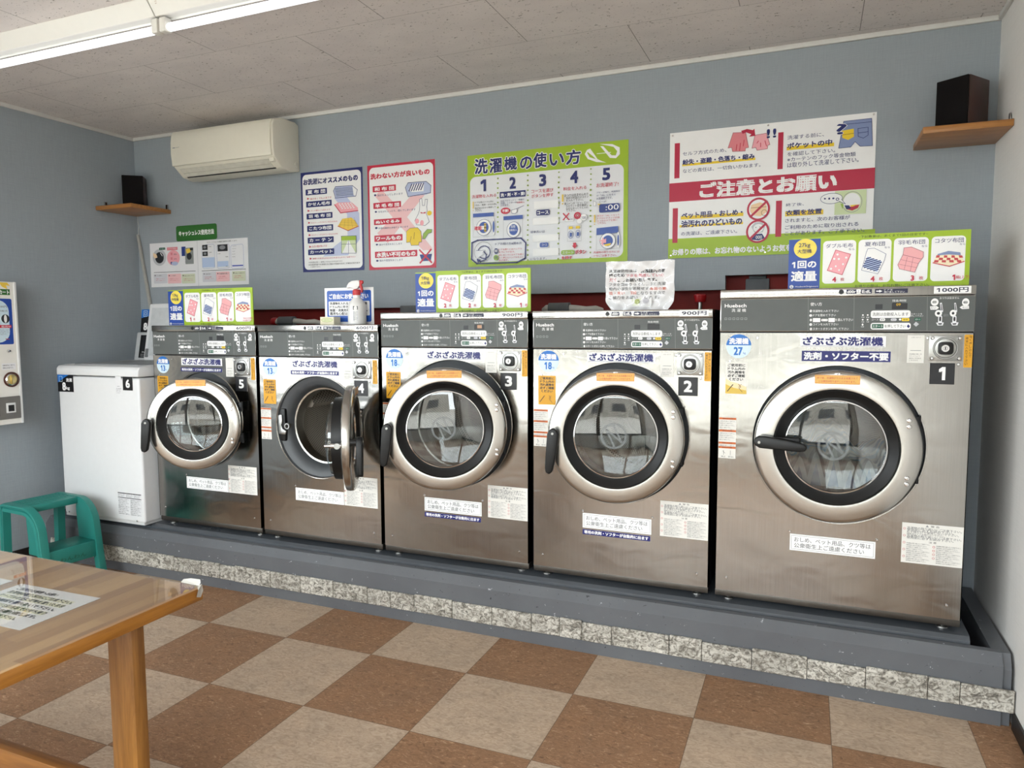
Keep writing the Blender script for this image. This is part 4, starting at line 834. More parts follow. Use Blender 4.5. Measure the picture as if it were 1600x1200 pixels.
    b = MB(); b.lathe([(rg+.002, .013), (rg-.001, .008), (rg-.005, .007), (rg-.007, .013)], M_CHROME, 96, (hx, yo, 0)); b.build('glass_rim', D)
    b = MB(); b.lathe([(rg-.004, .013), (rg*.85, .0105), (rg*.6, .008), (rg*.3, .0062), (0, .0055)], M_DGLASS, 96, (hx, yo, 0))
    b.lathe([(ri-.010, .081), (ri-.016, .098), (rg*.85, .114), (rg*.45, .124), (0, .127)], M_DGLASS, 96, (hx, yo, 0)); b.build('door_glass', D)
    if no in (1, 2, 3):
        s = Sheet(None); s.draw([('o', 0, 0, 54, 54, 9, M_LOGO2), ('l', [(-16, -38), (-16, 34), (18, -34), (18, 38)], 8, M_LOGO2)]); s.hang('etched_emblem', D, (hx-.006, yo+.0042, .004), (PI/2, math.radians(-25), 0))
    # orange guide sticker on the ring
    rr = (R+ri)/2+.005
    sticker('door_guide_sticker', D, hx-.076, rr-.018, (0, 0, 152, 33), [('r', 0, 0, 152, 33, 'AM2', 2), ('l', [(2, 2), (150, 2), (150, 31), (2, 31), (2, 2)], .8, 'R'), ('t', '終了後、洗濯物がそのまま放置されて', 8, 18, 144, 26, 'R', 0), ('t', 'いる場合は取り出すことがあります。', 14, 6, 138, 14, 'R', 0)], yo-.0128)
    s = Sheet(None); s.draw([('r', -9, -6, 9, 6, 'W', 1), ('l', [(-3, -4), (3, 4)], 2, 'K')]); s.hang('door_mark', D, (hx, yo-.0075, R-.016))
    k = R/.288
    for z in (.113, .091, -.096, -.118):
        b = MB(); b.lathe([(0, -.006), (.006, -.005), (.0085, 0), (.0085, .004)], M_CHROME, 16); b.build('hinge_screw', D, (hx+.240*k, yo-.010, z*k))
    for z in (.10, -.10):
        b = MB(); b.box(-.075, -.022, .004, .016, -.022, .022, M_HINGE, .003); b.cyl((-.024, .010, -.026), (-.024, .010, .026), .006, M_HINGE, 14); b.build('hinge', D, (0, 0, z*k))
    # handle: a black lever on a pivot at the free edge, upright when released, across when locked
    closed = (no == 1)
    b = MB(); ln = .165 if no < 4 else .150
    prof = [(.012, .022), (.024, .008), (.025, -.02), (.021, -ln*.55), (.014, -ln*.92), (.002, -ln), (-.014, -ln*.97), (-.019, -ln*.85), (-.021, -ln*.4), (-.022, .0), (-.014, .018), (0, .026)]
    b.prism(prof, -.050, -.022, M_BLACK, 'xz', .007, 3); b.cyl((0, -.024, 0), (0, .004, 0), .015, M_BLACK, 20)
    b.cyl((.0, -.052, .004), (.0, -.049, .004), .005, M_ZINC, 12)
    h = b.build('handle', D, (hx-R*.905, yo-.008, .012), (0, math.radians(-86 if closed else 5), 0))
    if closed:
        b = MB(); b.box(-.020, .075, -.030, -.002, -.012, .014, M_BLACK, .008, 3); b.build('handle_guard', D, (hx-ri+.02, yo, .020))
    if no == 4:
        b = MB(); b.cyl((0, .0, 0), (0, .05, 0), .011, M_CHROME, 16); b.cyl((0, .035, 0), (0, .075, .0), .006, M_CHROME, 16); b.cyl((-.02, .02, 0), (.02, .02, 0), .013, M_ZINC, 14); b.build('latch_bolt', D, (hx-R*.905, yo+.03, .0))
    return T
M_HINGE = mat('blackened_hinge_steel', '2e2f31', .4, .8, .5)
def m_alpha(name, hexc, a):
    m = bpy.data.materials.new(name); m.use_nodes = True; m.node_tree.nodes['Principled BSDF'].inputs['Base Color'].default_value = lin(hexc); m.node_tree.nodes['Principled BSDF'].inputs['Alpha'].default_value = a
    return m
M_LOGO2 = m_alpha('etched_emblem_grey', '9aa0a2', .42)
washer(1, 4.365, .865, 1.534, 1.372, .286, .212, .300, .944, '27', '1000円', 6, 0, 4.662, 'large closed coin washer number 1 with patterned laundry behind its door glass', False, 'big', '09', True)
washer(2, 3.5215, .767, 1.461, 1.300, .276, .208, .298, .944, '18', '900円', 4, 11, 3.819, 'coin washer number 2 with a wrapped handwritten note standing on top', True, '', '')
washer(3, 2.7355, .759, 1.461, 1.300, .273, .208, .298, .944, '18', '900円', 4, 25, 3.036, 'coin washer number 3 below the green poster, door standing slightly ajar', True, '', '')
washer(4, 1.973, .734, 1.405, 1.245, .241, .182, .2595, .888, '13', '600円', 3, 119, 2.178, 'coin washer number 4 with its round door swung wide open', False, 'small', '')
washer(5, 1.2205, .734, 1.405, 1.245, .241, .182, .2595, .893, '13', '600円', 3, 25, 1.526, 'coin washer number 5 next to the white top-loading washer, door ajar', False, 'small', '')
# ================================================================== wall posters and signs
def board(name, ops, base, loc, label, cat, extra=(), rot=(PI/2, 0, 0), thick=.0025, edge=None, group=None, pins=()):
    o = Sheet(base, thick, edge).draw(ops).draw(extra).hang(name, None, loc, rot)
    if pins:
        b = MB()
        for x, y in pins: b.lathe([(0, .0035), (.004, .003), (.005, .0)], M_CHROME, 10, (x/1000, y/1000, 0), 'z')
        b.build('pin', o)
    return tag(o, label, cat, group)
Yw = -.0032
board('poster', P['blue_poster'], (0, 0, 443, 594), (1.390, Yw, 1.726), 'blue framed poster listing washable bedding, beside the red poster', 'poster')
board('poster', P['red_poster'], (0, 0, 444, 597), (1.866, Yw, 1.724), 'crimson framed poster of items not to wash, with a stuffed rabbit drawing', 'poster')
board('poster', P['green_poster'], (0, 0, 891, 599), (2.510, Yw, 1.720), 'wide lime green poster explaining washer use in five numbered steps', 'poster')
board('poster', P['notice_poster'], (0, 0, 900, 598), (3.606, Yw, 1.728), 'large white notice poster with a crimson band across its middle', 'poster', pins=[(12, 585), (450, 588), (888, 588), (12, 10), (450, 8)])
board('poster', P['cashless'], (0, 0, 844, 292), (.121, Yw, 1.665), 'white double page cashless payment guide under the small green plate', 'poster')
board('sign', P['cashless_sign'], (14, 0, 337, 100), (.365, Yw, 1.960), 'small rounded green plate lettered in white above the cashless guide', 'sign', edge=ink('DG3'), thick=.002)

def guide(kg, size, loc, label, counts, small=None, red=True):
    ops = list(P['guide_sign'])
    ops += [tcent(kg, 56, 165, 20, 'N', 0, 62), tcent(size, 56, 144, 16, 'N', 0, 62)]
    for k, (n, u) in enumerate(counts):
        x = 178+k*131
        if n == '*': ops += [tcent('18kg以上の洗濯機', x, 36, 9, 'R', 0, 96), tcent('をお選び下さい', x, 24, 9, 'R', 0, 84)]
        else: ops += [tcent(n, x-14, 33-k, 18, 'R', 1), tcent(u, x+14, 33-k, 13, 'R', 0, 56)]
    return board('guide_sign', ops, (0, 0, 605, 195), loc, label, 'sign', group='load guide signs standing on the washers', edge=ink('G'), thick=.004)
guide('27kg', '大型機', (4.179, -.590, 1.5352), 'load guide sign reading 27kg on top of washer 1', (('4', '枚'), ('4', '枚'), ('3', '枚'), ('1', '組(上下)')))
guide('18kg', '大型機', (2.470, -.512, 1.4622), 'load guide sign reading 18kg on top of washer 3', (('2', '枚'), ('2', '枚'), ('2', '枚'), ('1', '枚')))
guide('13kg', '中型機', (.919, -.590, 1.4062), 'load guide sign reading 13kg on top of washer 5', (('1', '枚'), ('2', '枚'), ('1', '枚'), ('*', '')))
board('notice_card', P['free_notice'], (0, 0, 300, 189), (1.9125, -.49, 1.4062), 'white and blue free use notice card behind the spray bottle', 'notice', thick=.003)

# crumpled clear sleeve with a handwritten style note
b = MB(); nx, nz = 34, 24; random.seed(5); wv = {}
def sl(x, z):
    u, v = x/.292, z/.205
    return .004*math.sin(17*u+9*v)+.003*math.sin(31*u-14*v+1)+.003*math.sin(5*u+23*v)
V = []
for j in range(nz+1):
    for i in range(nx+1):
        u, v = i/nx, j/nz; x = .292*u; z = .205*v
        if v < .2: x += (.5-u)*.05*(1-v/.2)**1.5
        z += .0015*math.sin(u*9)*v+.001*math.sin(u*23)*(v > .95)
        V.append((x, sl(x, z), z))
F = [(j*(nx+1)+i, j*(nx+1)+i+1, (j+1)*(nx+1)+i+1, (j+1)*(nx+1)+i) for j in range(nz) for i in range(nx)]
b._add(V, F, mat('white_note_paper', 'f0f0f0', .6, 0, .3, .02, 40))
n0 = len(V); b._add([(x, y+.004, z) for x, y, z in V], [f[::-1] for f in F], MATS['white_note_paper'])
o = b.build('sleeved_note', None, (3.445, -.575, 1.4625), ang=3)
tag(o, 'note in crumpled clear plastic sleeve standing on washer 2', 'notice')
s = Sheet(None); s.draw(P['plastic_note']); 
for v in s.bm.verts: v.co.z += .0012 - sl(v.co.x, v.co.y)
s.hang('note_print', o, (0, -.0006, .006))
b = MB(); b._add([(x, y-.004-.0035*abs(math.sin(40*x+25*z)), z) for x, y, z in V], F, M_FILM); b.build('clear_sleeve', o, ang=3)

# spray bottle, soap box
T = thing('spray_bottle', 'white spray bottle with a red trigger head on washer 4', 'bottle', (2.146, -.540, 1.4055), (0, 0, math.radians(12)))
M_PET = mat('white_bottle_plastic', 'e9e9e8', .3, 0, .5, .01); M_REDP = mat('red_plastic', 'c01f22', .35, 0, .5, .03)
b = MB(); b.lathe([(0, 0), (.042, 0), (.046, .004), (.046, .085), (.045, .098), (.038, .112), (.026, .126), (.0175, .136), (.0165, .150), (0, .150)], M_PET, 40, (0, 0, 0), 'z'); b.build('bottle', T)
b = MB(); b.lathe([(.0185, .148), (.019, .150), (.019, .172), (.015, .176), (0, .176)], M_REDP, 28, (0, 0, 0), 'z')
for k in range(20): t = 2*PI*k/20; b.box(.0188*math.cos(t)-.001, .0188*math.cos(t)+.001, .0188*math.sin(t)-.001, .0188*math.sin(t)+.001, .150, .170, M_REDP)
b.build('collar', T)
b = MB(); b.prism([(-.050, .184), (-.047, .196), (-.038, .210), (-.020, .219), (.012, .222), (.020, .216), (.020, .196), (.008, .180), (-.012, .176), (-.020, .182), (-.034, .186), (-.044, .182)], -.013, .013, M_PET, 'xz', .004, 2); b.build('spray_head', T)
b = MB(); b.prism([(.018, .222), (.036, .221), (.036, .206), (.028, .204), (.034, .172), (.031, .160), (.025, .160), (.022, .178), (.012, .198)], -.008, .008, M_REDP, 'xz', .003, 2); b.build('trigger', T)
s = Sheet(None); s.draw([('r', -2, 74, 22, 92, 'K2', 1), ('r', -1, 18, 21, 68, 'GY4', 1)] + fine_text(0, 20, 22, 66, 6, 'TX'))
for v in s.bm.verts:
    a = v.co.x/.046; v.co.x = (.0463+v.co.z)*math.sin(a); v.co.z = (.0463+v.co.z)*math.cos(a)
s.hang('bottle_label', T, (0, 0, 0))
T = Sheet((0, 0, 84, 40), .055, mat('cream_carton', 'e6dfc2', .5, 0, .4, .03)).draw([('c', 42, 24, 36, 11, 'LG2'), ('c', 42, 24, 33, 9, 'SG2'), ('t', '石けん', 26, 20, 58, 28, 'LG2', 0)]).hang('soap_box', None, (1.945, -.575, 1.4055))
tag(T, 'small cream soap box with a green oval on washer 4', 'box')

# ================================================================== behind the washers: hoses seen through the opening
M_HOSE = mat('pale_drain_hose', 'bdbab3', .5, 0, .4, .1); M_WRAP = mat('grey_foam_wrap', '66696c', .7, 0, .3, .05); M_VALVE = mat('red_valve_cap', 'a3161c', .4, 0, .5, .05)
def hose(x, z, label, red, top):
    T = thing('drain_hose', label, 'hose', (x, -.12, top), group='drain hoses behind the washers')
    b = MB(); n = 22; b.tube([(-.11, .02, .018), (-.09, 0, .026), (0, 0, .028), (.07, 0, .024), (.12, .0, .020), (.165, .02, .022), (.19, .05, .014)], [.014, .017, .017, .016, .013, .015, .012], M_HOSE, 14); b.build('hose', T)
    b = MB(); b.cyl((-.075, 0, .027), (.035, 0, .028), .026, M_WRAP, 20); b.build('foam_wrap', T)
    if red: b = MB(); b.lathe([(0, -.02), (.022, -.02), (.024, -.012), (.024, .012), (.018, .02), (0, .02)], M_VALVE, 20, (-.135, .03, .024), 'x'); b.build('valve_cap', T)
hose(1.375, 0, 'pale hose with grey wrap and red cap on washer 5', True, 1.4035)
hose(3.10, 0, 'pale hose with grey wrap on washer 2, next to the sleeved note', False, 1.4595)
b = MB(); b.lathe([(0, -.012), (.024, -.012), (.030, .012), (.031, .022), (.026, .026), (0, .026)], M_VALVE, 24, (0, 0, 0), 'z'); b.cyl((0, 0, -.06), (0, 0, -.01), .010, M_ZINC, 12)
tag(b.build('valve_handle', None, (3.765, -.02, 1.520)), 'round red valve handle behind washer 2', 'valve')
b = MB(); b.box(-.055, .055, -.02, .02, 0, .085, M_WRAP, .006); b.box(-.04, .04, -.015, .015, .085, .10, M_WRAP, .004)
tag(b.build('junction_box', None, (4.02, .09, 1.5343)), 'grey box behind washer 1 beside its load guide sign', 'box')
b = MB(); b.box(-.10, .09, -.03, .03, 0, .105, M_WRAP, .006)
tag(b.build('foam_block', None, (2.245, -.10, 1.4053)), 'grey block on washer 4, partly behind the 18kg load guide sign', 'box')

# laundry turning in washer 1
def m_chev():
    m = bpy.data.materials.new('chevron_fabric'); m.use_nodes = True; t = NT(m)
    sp = t.n('ShaderNodeSeparateXYZ'); t.l(t.co('UV'), sp.inputs[0])
    zig = t.math('MULTIPLY', t.math('PINGPONG', sp.outputs[0], .032), 1.0); v = t.math('FRACT', t.math('MULTIPLY', t.math('ADD', sp.outputs[1], zig), 10.))
    r = t.n('ShaderNodeValToRGB'); r.color_ramp.interpolation = 'CONSTANT'; e = r.color_ramp.elements
    for k in range(4): e.new(.5)
    for q, (p, c) in zip(e, ((0, '2f74ad'), (.2, 'efeeea'), (.38, '5f5a62'), (.52, 'aaa49c'), (.68, '4f9acb'), (.86, 'f2f0ec'))): q.position = p; q.color = lin(c)
    t.l(v, r.inputs[0]); t.l(r.outputs[0], t.b.inputs['Base Color']); t.b.inputs['Roughness'].default_value = .9; return m
b = MB(); n, k = 40, 26; V = []; uv = []
for j in range(k+1):
    for i in range(n+1):
        u, v = i/n*2-1, j/k
        x = .19*u; y = .02+.40*v
        floor_z = -math.sqrt(max(0, .25**2-(x)**2))+.008
        hgt = (-.070+.06*v+.03*math.sin(5*u+2)*(.4+v)+.018*math.sin(11*u+7*v)+.014*math.sin(9*v+3*u)-.03*u)
        if v < .12: hgt = max(floor_z, -.19)+(hgt-max(floor_z, -.19))*math.sin(v/.12*PI/2)
        V.append((x, y, max(hgt, floor_z))); uv.append((u*.19, v*.36))
F = [(j*(n+1)+i, j*(n+1)+i+1, (j+1)*(n+1)+i+1, (j+1)*(n+1)+i) for j in range(k) for i in range(n)]
vs = b._add(V, F, m_chev()); lay = b.bm.loops.layers.uv.new('UVMap'); b.bm.verts.index_update()
for f in b.bm.faces:
    for l in f.loops: l[lay].uv = uv[l.vert.index]
o = b.build('laundry', None, (4.365, -.535, .944), ang=3)
so = o.modifiers.new('thickness', 'SOLIDIFY'); so.thickness = .008; so.offset = -1
tag(o, 'blue and white chevron patterned bedding inside the drum of washer 1', 'laundry')

# ================================================================== white top loader
T = thing('top_loading_washer', 'white top-loading coin washer number 6 with its lid up', 'washing machine', (.49, -.725, .277))
b = MB(); b.box(-.33, .33, .0, .60, .012, .835, M_WHITE, .014, 4)
b.box(-.322, .322, .004, .59, .0, .03, mat('white_foot_strip', 'cfd0d0', .4))
b.build('cabinet', T)
b = MB(); b.prism([(-.004, .842), (-.004, .880), (.010, .896), (.05, .902), (.52, .905), (.60, .905), (.604, .842)], -.333, .333, M_WHITE, 'yz', .006, 3); b.build('top_deck', T)
b = MB(); b.prism([(-.26, .06), (.26, .06), (.26, .44), (.2, .47), (-.2, .47), (-.26, .44)], .8995, .9068, mat('grey_tub_opening', '8a8d8f', .4), 'xy', .002)
b.build('tub_rim', T)
b = MB(); b.prism([(.520, .905), (.555, 1.085), (.605, 1.085), (.605, .905)], -.325, .325, mat('light_grey_plastic', 'c2c4c5', .4), 'yz', .006, 2); c = b.build('control_box', T)
th = math.atan2(.035, .18)
s = Sheet((0, 0, 560, 150), .001, M_BLACK); s.draw([('r', 20, 45, 80, 140, 'K', 2), ('t', '8kg', 26, 32, 60, 42, 'W', 0)] + fine_text(16, 90, 4, 28, 3, 'GY4')); s.hang('control_face', c, (-.285, .5215, .920), (PI/2-th, 0, 0))
s = Sheet((0, 0, 600, 150), .003, ink('BK')); ops = [('r', 0, 0, 600, 150, 'BK', 0), ('p', [(0, 150), (0, 92), (130, 118), (300, 150)], 'SB'), ('t', '洗濯', 70, 112, 120, 132, 'W', 1), ('l', [(20, 104), (20, 140), (52, 140), (52, 104), (20, 104)], 3, 'LC'), ('o', 36, 121, 10, 10, 2.5, 'LC'), ('t', '8', 26, 14, 54, 60, 'W', 1), ('t', 'kg', 58, 12, 84, 38, 'W', 1)]
s.draw(ops); s.hang('capacity_board', c, (-.305, .565, 1.086), (PI/2-.12, 0, 0))
b = MB(); b.box(-.215, .285, -.012, .012, .0, .372, M_WHITE, .011, 4); b.box(-.185, .255, -.0145, -.011, .03, .342, mat('lid_inner_panel', 'd3d6d8', .35), .004)
L = b.build('lid', T, (0, .508, .905), (math.radians(-11), 0, 0))
b = MB(); b.box(-.199, -.173, -.018, -.010, .018, .075, mat('lid_hinge_grey', '75787a', .5), .004); b.build('lid_hinge', L)
sticker('capacity_badge', T, -.329, .742, (0, 0, 134, 100), [('r', 0, 0, 134, 100, 'BK', 0), ('p', [(0, 100), (0, 52), (60, 84), (96, 100)], 'SB'), ('l', [(14, 60), (14, 90), (40, 90), (40, 60), (14, 60)], 2.5, 'LC'), ('t', '洗濯', 74, 60, 122, 80, 'W', 1), ('t', '8', 40, 10, 66, 54, 'W', 1), ('t', 'kg', 70, 10, 100, 32, 'W', 1)])
sticker('number_plate', T, .208, .766, (0, 0, 77, 76), [('r', 0, 0, 77, 76, 'BK', 0), ('t', '6', 24, 16, 53, 60, 'W', 1)], -.0012, thick=.0015)
sticker('information_sticker', T, .150, .742, (0, 0, 45, 104), [('r', 0, 0, 45, 104, 'W3', 1), ('r', 12, 44, 32, 46, 'GY3', 0)] + fine_text(4, 42, 4, 36, 4, 'TX', ('洗濯機', 'お支払い方法', 'スマートフォン', 'こちら')))
ops = [('r', 0, 0, 184, 132, 'W3', 0), ('r', 0, 126, 184, 131, 'K', 0), ('r', 0, 100, 184, 104, 'K', 0)] + fine_text(2, 60, 106, 124, 2, 'K') + fine_text(66, 120, 106, 124, 2, 'K') + fine_text(128, 182, 106, 124, 2, 'K') + fine_text(2, 88, 4, 97, 9, 'K') + fine_text(98, 182, 4, 97, 9, 'K')
sticker('warning_sticker', T, .126, .046, (0, 0, 184, 132), ops)
for x in (-.29, .27): screw(T, x, .022)

# ================================================================== air conditioner
T = thing('air_conditioner', 'ivory wall mounted air conditioner high in the left corner', 'air conditioner', (.995, 0, 2.32))
X = .388
b = MB(); b.prism([(-.001, .008), (-.085, -.008), (-.158, .004), (-.222, .056), (-.232, .10), (-.232, .235), (-.215, .268), (-.16, .288), (-.03, .292), (-.001, .278)], -X, X, M_ACW, 'yz', .006, 3); b.build('casing', T)
b = MB(); b.prism([(-.222, .060), (-.236, .062), (-.244, .13), (-.243, .20), (-.236, .245), (-.222, .270), (-.215, .262)], -X-.001, X-.012, M_ACW, 'yz', .003, 2); b.build('front_panel', T)
def dsl(p0, p1, x0, x1, m, name, off=.002, th=.004):
    b = MB(); dy, dz = p1[0]-p0[0], p1[1]-p0[1]; L = math.hypot(dy, dz); ny, nz = dz/L, -dy/L
    if ny > 0: ny, nz = -ny, -nz
    b.prism([(p0[0]+ny*off, p0[1]+nz*off), (p1[0]+ny*off, p1[1]+nz*off), (p1[0]-ny*th, p1[1]-nz*th), (p0[0]-ny*th, p0[1]-nz*th)], x0, x1, m, 'yz'); return b.build(name, T, recalc=True)
M_LOUV = mat('louver_plastic', 'd6d3c6', .45)
dsl((-.212, .0475), (-.186, .0265), -X+.035, X-.055, M_LOUV, 'louver', .0035); dsl((-.184, .025), (-.164, .009), -X+.038, X-.055, M_LOUV, 'louver', .0035)
dsl((-.1625, .0075), (-.154, .0035), -X+.040, X-.045, M_BLACK, 'air_outlet', .0022)
s = Sheet(None); s.draw([('l', [(0, 2), (16, 2)], 5, 'GY'), ('l', [(24, 2), (52, 3)], 2, 'GY3')]); s.hang('maker_mark', T, (-X+.02, -.2452, .165))
b = MB(); b.box(X-.045, X-.010, -.2175, -.196, .030, .056, M_ACW, .002); b.build('receiver', T)
b = MB(); b.lathe([(0, .004), (.014, .003), (.016, 0)], M_LOUV, 24, (0, 0, 0), 'x'); b.build('drain_cap', T, (X+.0, -.03, .045))

# ================================================================== speakers on corner shelves
def m_wood(name, c1, c2, axis=0, scale=1., rough=.4, coat=0.):
    m = bpy.data.materials.new(name); m.use_nodes = True; t = NT(m); MATS[name] = m
    sc = [9*scale]*3; sc[axis] = .7*scale
    n = t.noise(t.co('Object', tuple(sc)), 3.2, 5, .6, 1.2); n2 = t.noise(t.co('Object', tuple(4*q for q in sc)), 6, 3, .6)
    f = t.math('ADD', t.math('MULTIPLY', n, .75), t.math('MULTIPLY', n2, .25))
    t.l(t.ramp(f, (.3, lin(c1)), (.68, lin(c2))), t.b.inputs['Base Color']); t.b.inputs['Roughness'].default_value = rough; t.b.inputs['Coat Weight'].default_value = coat
    t.bump(n2, .08, .001); return m
M_SHELF = m_wood('varnished_pine', '8a5a2c', 'b98146', 0, 1, .35)
M_CABW = m_wood('dark_walnut', '2c1510', '47221a', 2, 1, .35); M_GRILL = mat('black_speaker_cloth', '0c0808', .85, 0, .2, .2, 400)
def shelf(x0, x1, loc, label, rot=(0, 0, 0)):
    o = MB().box(x0, x1, -.308, -.002, 0, .026, M_SHELF, .0025).build('corner_shelf', None, loc); tag(o, label, 'shelf', 'corner speaker shelves'); return o
def bracket(parent, x, y, side):
    b = MB()
    if side: b.box(-.003, .0, -.012, .012, 0, .035, M_CHROME, .0008); b.box(-.03, 0, -.012, .012, 0, .003, M_CHROME, .0008)
    else: b.box(-.012, .012, -.003, 0, 0, .035, M_CHROME, .0008); b.box(-.012, .012, -.03, 0, 0, .003, M_CHROME, .0008)
    b.build('bracket', parent, (x, y, .026))
s1 = shelf(4.652-4.8, 4.9535-4.8, (4.8, 0, 2.145), 'wooden corner shelf carrying a speaker above the large notice poster'); bracket(s1, .152, -.25, True); bracket(s1, .152, -.10, True)
s2 = shelf(.012-.17, .326-.17, (.17, 0, 2.143), 'wooden corner shelf carrying a speaker left of the air conditioner')
b = MB(); b.box(0, .003, -.012, .012, 0, .035, M_CHROME, .0008); b.build('bracket', s2, (-.157, -.24, .026)); bracket(s2, .125, -.0025, False)
def speaker(corner, a, label, wd=.126, D=.158, h=.214):
    T = thing('speaker', label, 'speaker', corner, (0, 0, a), group='small bookshelf speakers')
    b = MB(); b.box(-wd, 0, .008, D, 0, h, M_CABW, .002); b.build('cabinet', T)
    b = MB(); b.box(-wd+.001, -.001, -.004, .008, .001, h-.001, M_GRILL, .003); b.build('grille', T)
    s = Sheet(None); s.draw([('l', [(0, 0), (10, 3)], 1.2, 'GY')]); s.hang('maker_mark', T, (-.02, -.0045, .012)); return T
speaker((4.817, -.206, 2.1715), -math.radians(36), 'dark walnut speaker with black front on the right corner shelf')
speaker((.193, -.098, 2.1695), math.radians(38), 'dark walnut speaker on the left corner shelf, near the air conditioner', D=.105)
b = MB(); b.tube([(.03, -.012, 2.143), (.027, -.010, 2.11), (.034, -.008, 2.08), (.028, -.008, 2.05), (.030, -.008, 2.018)], .0022, mat('pale_cable', 'b9bcbc', .5), 8)
tag(b.build('speaker_cable'), 'thin pale cable hanging below the left corner shelf', 'cable')
b = MB(); b.tube([(4.86, -.10, 2.176), (4.90, -.12, 2.176), (4.93, -.13, 2.19), (4.944, -.14, 2.20)], .0025, mat('dark_cable', '2b2b2d', .5), 8)
tag(b.build('speaker_cable'), 'short dark cable on the right corner shelf behind the speaker', 'cable')
b = MB(); b.prism([(.018, 2.022), (.034, 2.022), (.170, 1.30), (.145, 1.30)], -.022, -.002, mat('grey_cable_cover', 'a9a8a2', .45), 'xz', .005, 2)
tag(b.build('cable_cover'), 'slim grey cable cover slanting down the corner under the left shelf', 'cable cover')

# ================================================================== fluorescent lights
M_TUBE = bpy.data.materials.new('lit_fluorescent_tube'); M_TUBE.use_nodes = True
q = M_TUBE.node_tree.nodes['Principled BSDF'].inputs; q['Base Color'].default_value = (1, 1, 1, 1); q['Emission Color'].default_value = (.90, .94, 1, 1); q['Emission Strength'].default_value = 1.35
M_FIX = mat('white_light_housing', 'dad8d2', .4, 0, .4, .01)
def light(x0, x1, label, y=-1.425):
    T = thing('ceiling_light', label, 'ceiling light', ((x0+x1)/2, y, ZC), group='fluorescent ceiling lights'); L = (x1-x0)/2
    b = MB(); b.prism([(-.066, 0), (-.064, -.008), (-.034, -.050), (-.030, -.056), (-.024, -.057), (-.020, -.050), (.020, -.050), (.024, -.057), (.030, -.056), (.034, -.050), (.064, -.008), (.066, 0)], -L, L, M_FIX, 'yz'); b.build('housing', T, recalc=True)
    b = MB(); b.lathe([(0, -L+.034), (.012, -L+.034), (.016, -L+.042), (.016, L-.042), (.012, L-.034), (0, L-.034)], M_TUBE, 24, (0, 0, -.094), 'x'); b.build('tube', T)
    for sx in (-1, 1):
        b = MB(); b.box(-.016, .016, -.018, .018, -.112, -.056, M_FIX, .005, 2); b.build('lamp_holder', T, (sx*(L-.018), 0, 0))
    s = Sheet(None)
    s.draw([('t', '注意', 0, 10, 12, 14, 'BR', 0), ('t', '40W', 0, 3, 10, 7, 'BR', 0)]); 
    s.hang('rating_label', T, (-L+.03, -.0537, -.0285), (math.radians(122), 0, 0))
light(.62, 1.866, 'lit fluorescent ceiling light, leftmost of the two end to end')
light(1.872, 3.118, 'lit fluorescent ceiling light running out of the top of the photo')

# ================================================================== detergent vending box on the left wall
T = thing('vending_machine', 'white wall mounted vending box with round dial at left edge', 'vending machine', (.012, -1.20, .862))
M_VM = mat('white_painted_steel', 'd9dada', .4, 0, .4, .01)
b = MB(); b.box(0, .165, -.25, .25, 0, .786, M_VM, .004); b.box(.150, .172, -.25, -.236, 0, .786, M_VM, .003); b.box(.150, .172, .236, .25, 0, .786, M_VM, .003); b.build('case', T)
VR = (PI/2, 0, PI/2)
s = Sheet((0, 0, 472, 780), .002, M_VM)
s.draw([('r', 0, 0, 472, 780, 'OW', 2), ('p', [(395, 778), (440, 778), (456, 760), (434, 764), (440, 742), (412, 754)], 'Y2'), ('r', 40, 710, 452, 742, 'DG3', 0), ('t', 'プリペイドカート', 300, 715, 448, 737, 'W', 1), ('r', 40, 440, 458, 690, 'B6', 8), ('r', 60, 450, 440, 682, 'LC', 60),
    ('t', '200円', 388, 640, 432, 652, 'TX', 0), ('t', '回転式', 388, 618, 434, 628, 'TX', 0), ('c', 420, 580, 22, 24, 'K2'), ('c', 420, 580, 8, 22, 'W'), ('r', 380, 530, 450, 546, 'R', 1), ('t', '販売中', 396, 532, 446, 543, 'W', 0)] + fine_text(370, 448, 490, 524, 4) + [('r', 414, 466, 436, 471, 'BR2', 0), ('r', 384, 300, 460, 336, 'W3', 0)] + fine_text(390, 456, 304, 332, 2, 'K'))
f = s.hang('front_face', T, (.1665, -.236, .003), VR)
b = MB(); b.lathe([(0, .012), (.008, .010), (.010, .0)], M_CHROME, 20, (0, 0, 0), 'x'); b.build('lock', T, (.1668, .190, .405))
b = MB(); b.lathe([(.042, .0), (.042, .006), (.038, .008), (.034, .006)], mat('brown_dial_ring', '4a241a', .4), 40, (0, 0, 0), 'x'); b.lathe([(.034, .005), (.028, .010), (.026, .006)], M_CHROME, 40, (0, 0, 0), 'x'); b.lathe([(.026, .006), (.0, .006)], mat('brass_dial', 'c9b884', .3, 1), 32, (0, 0, 0), 'x')
b.box(.006, .016, -.006, .006, -.024, .024, MATS['brass_dial'], .002); b.build('dial', T, (.1668, .196, .248))
b = MB(); b.box(.0, .008, -.10, .235, .03, .155, mat('grey_coin_panel', '6d6a66', .45), .004); c = b.build('coin_panel', T, (.1668, 0, .0))
b = MB(); b.box(.006, .012, .155, .205, .065, .120, M_VM, .002); b.box(.010, .0126, .164, .196, .073, .108, M_BLACK); b.build('coin_return', c)
b = MB(); b.box(.006, .0095, .03, .12, .05, .135, M_BLACK, .002); b.build('outlet', c)

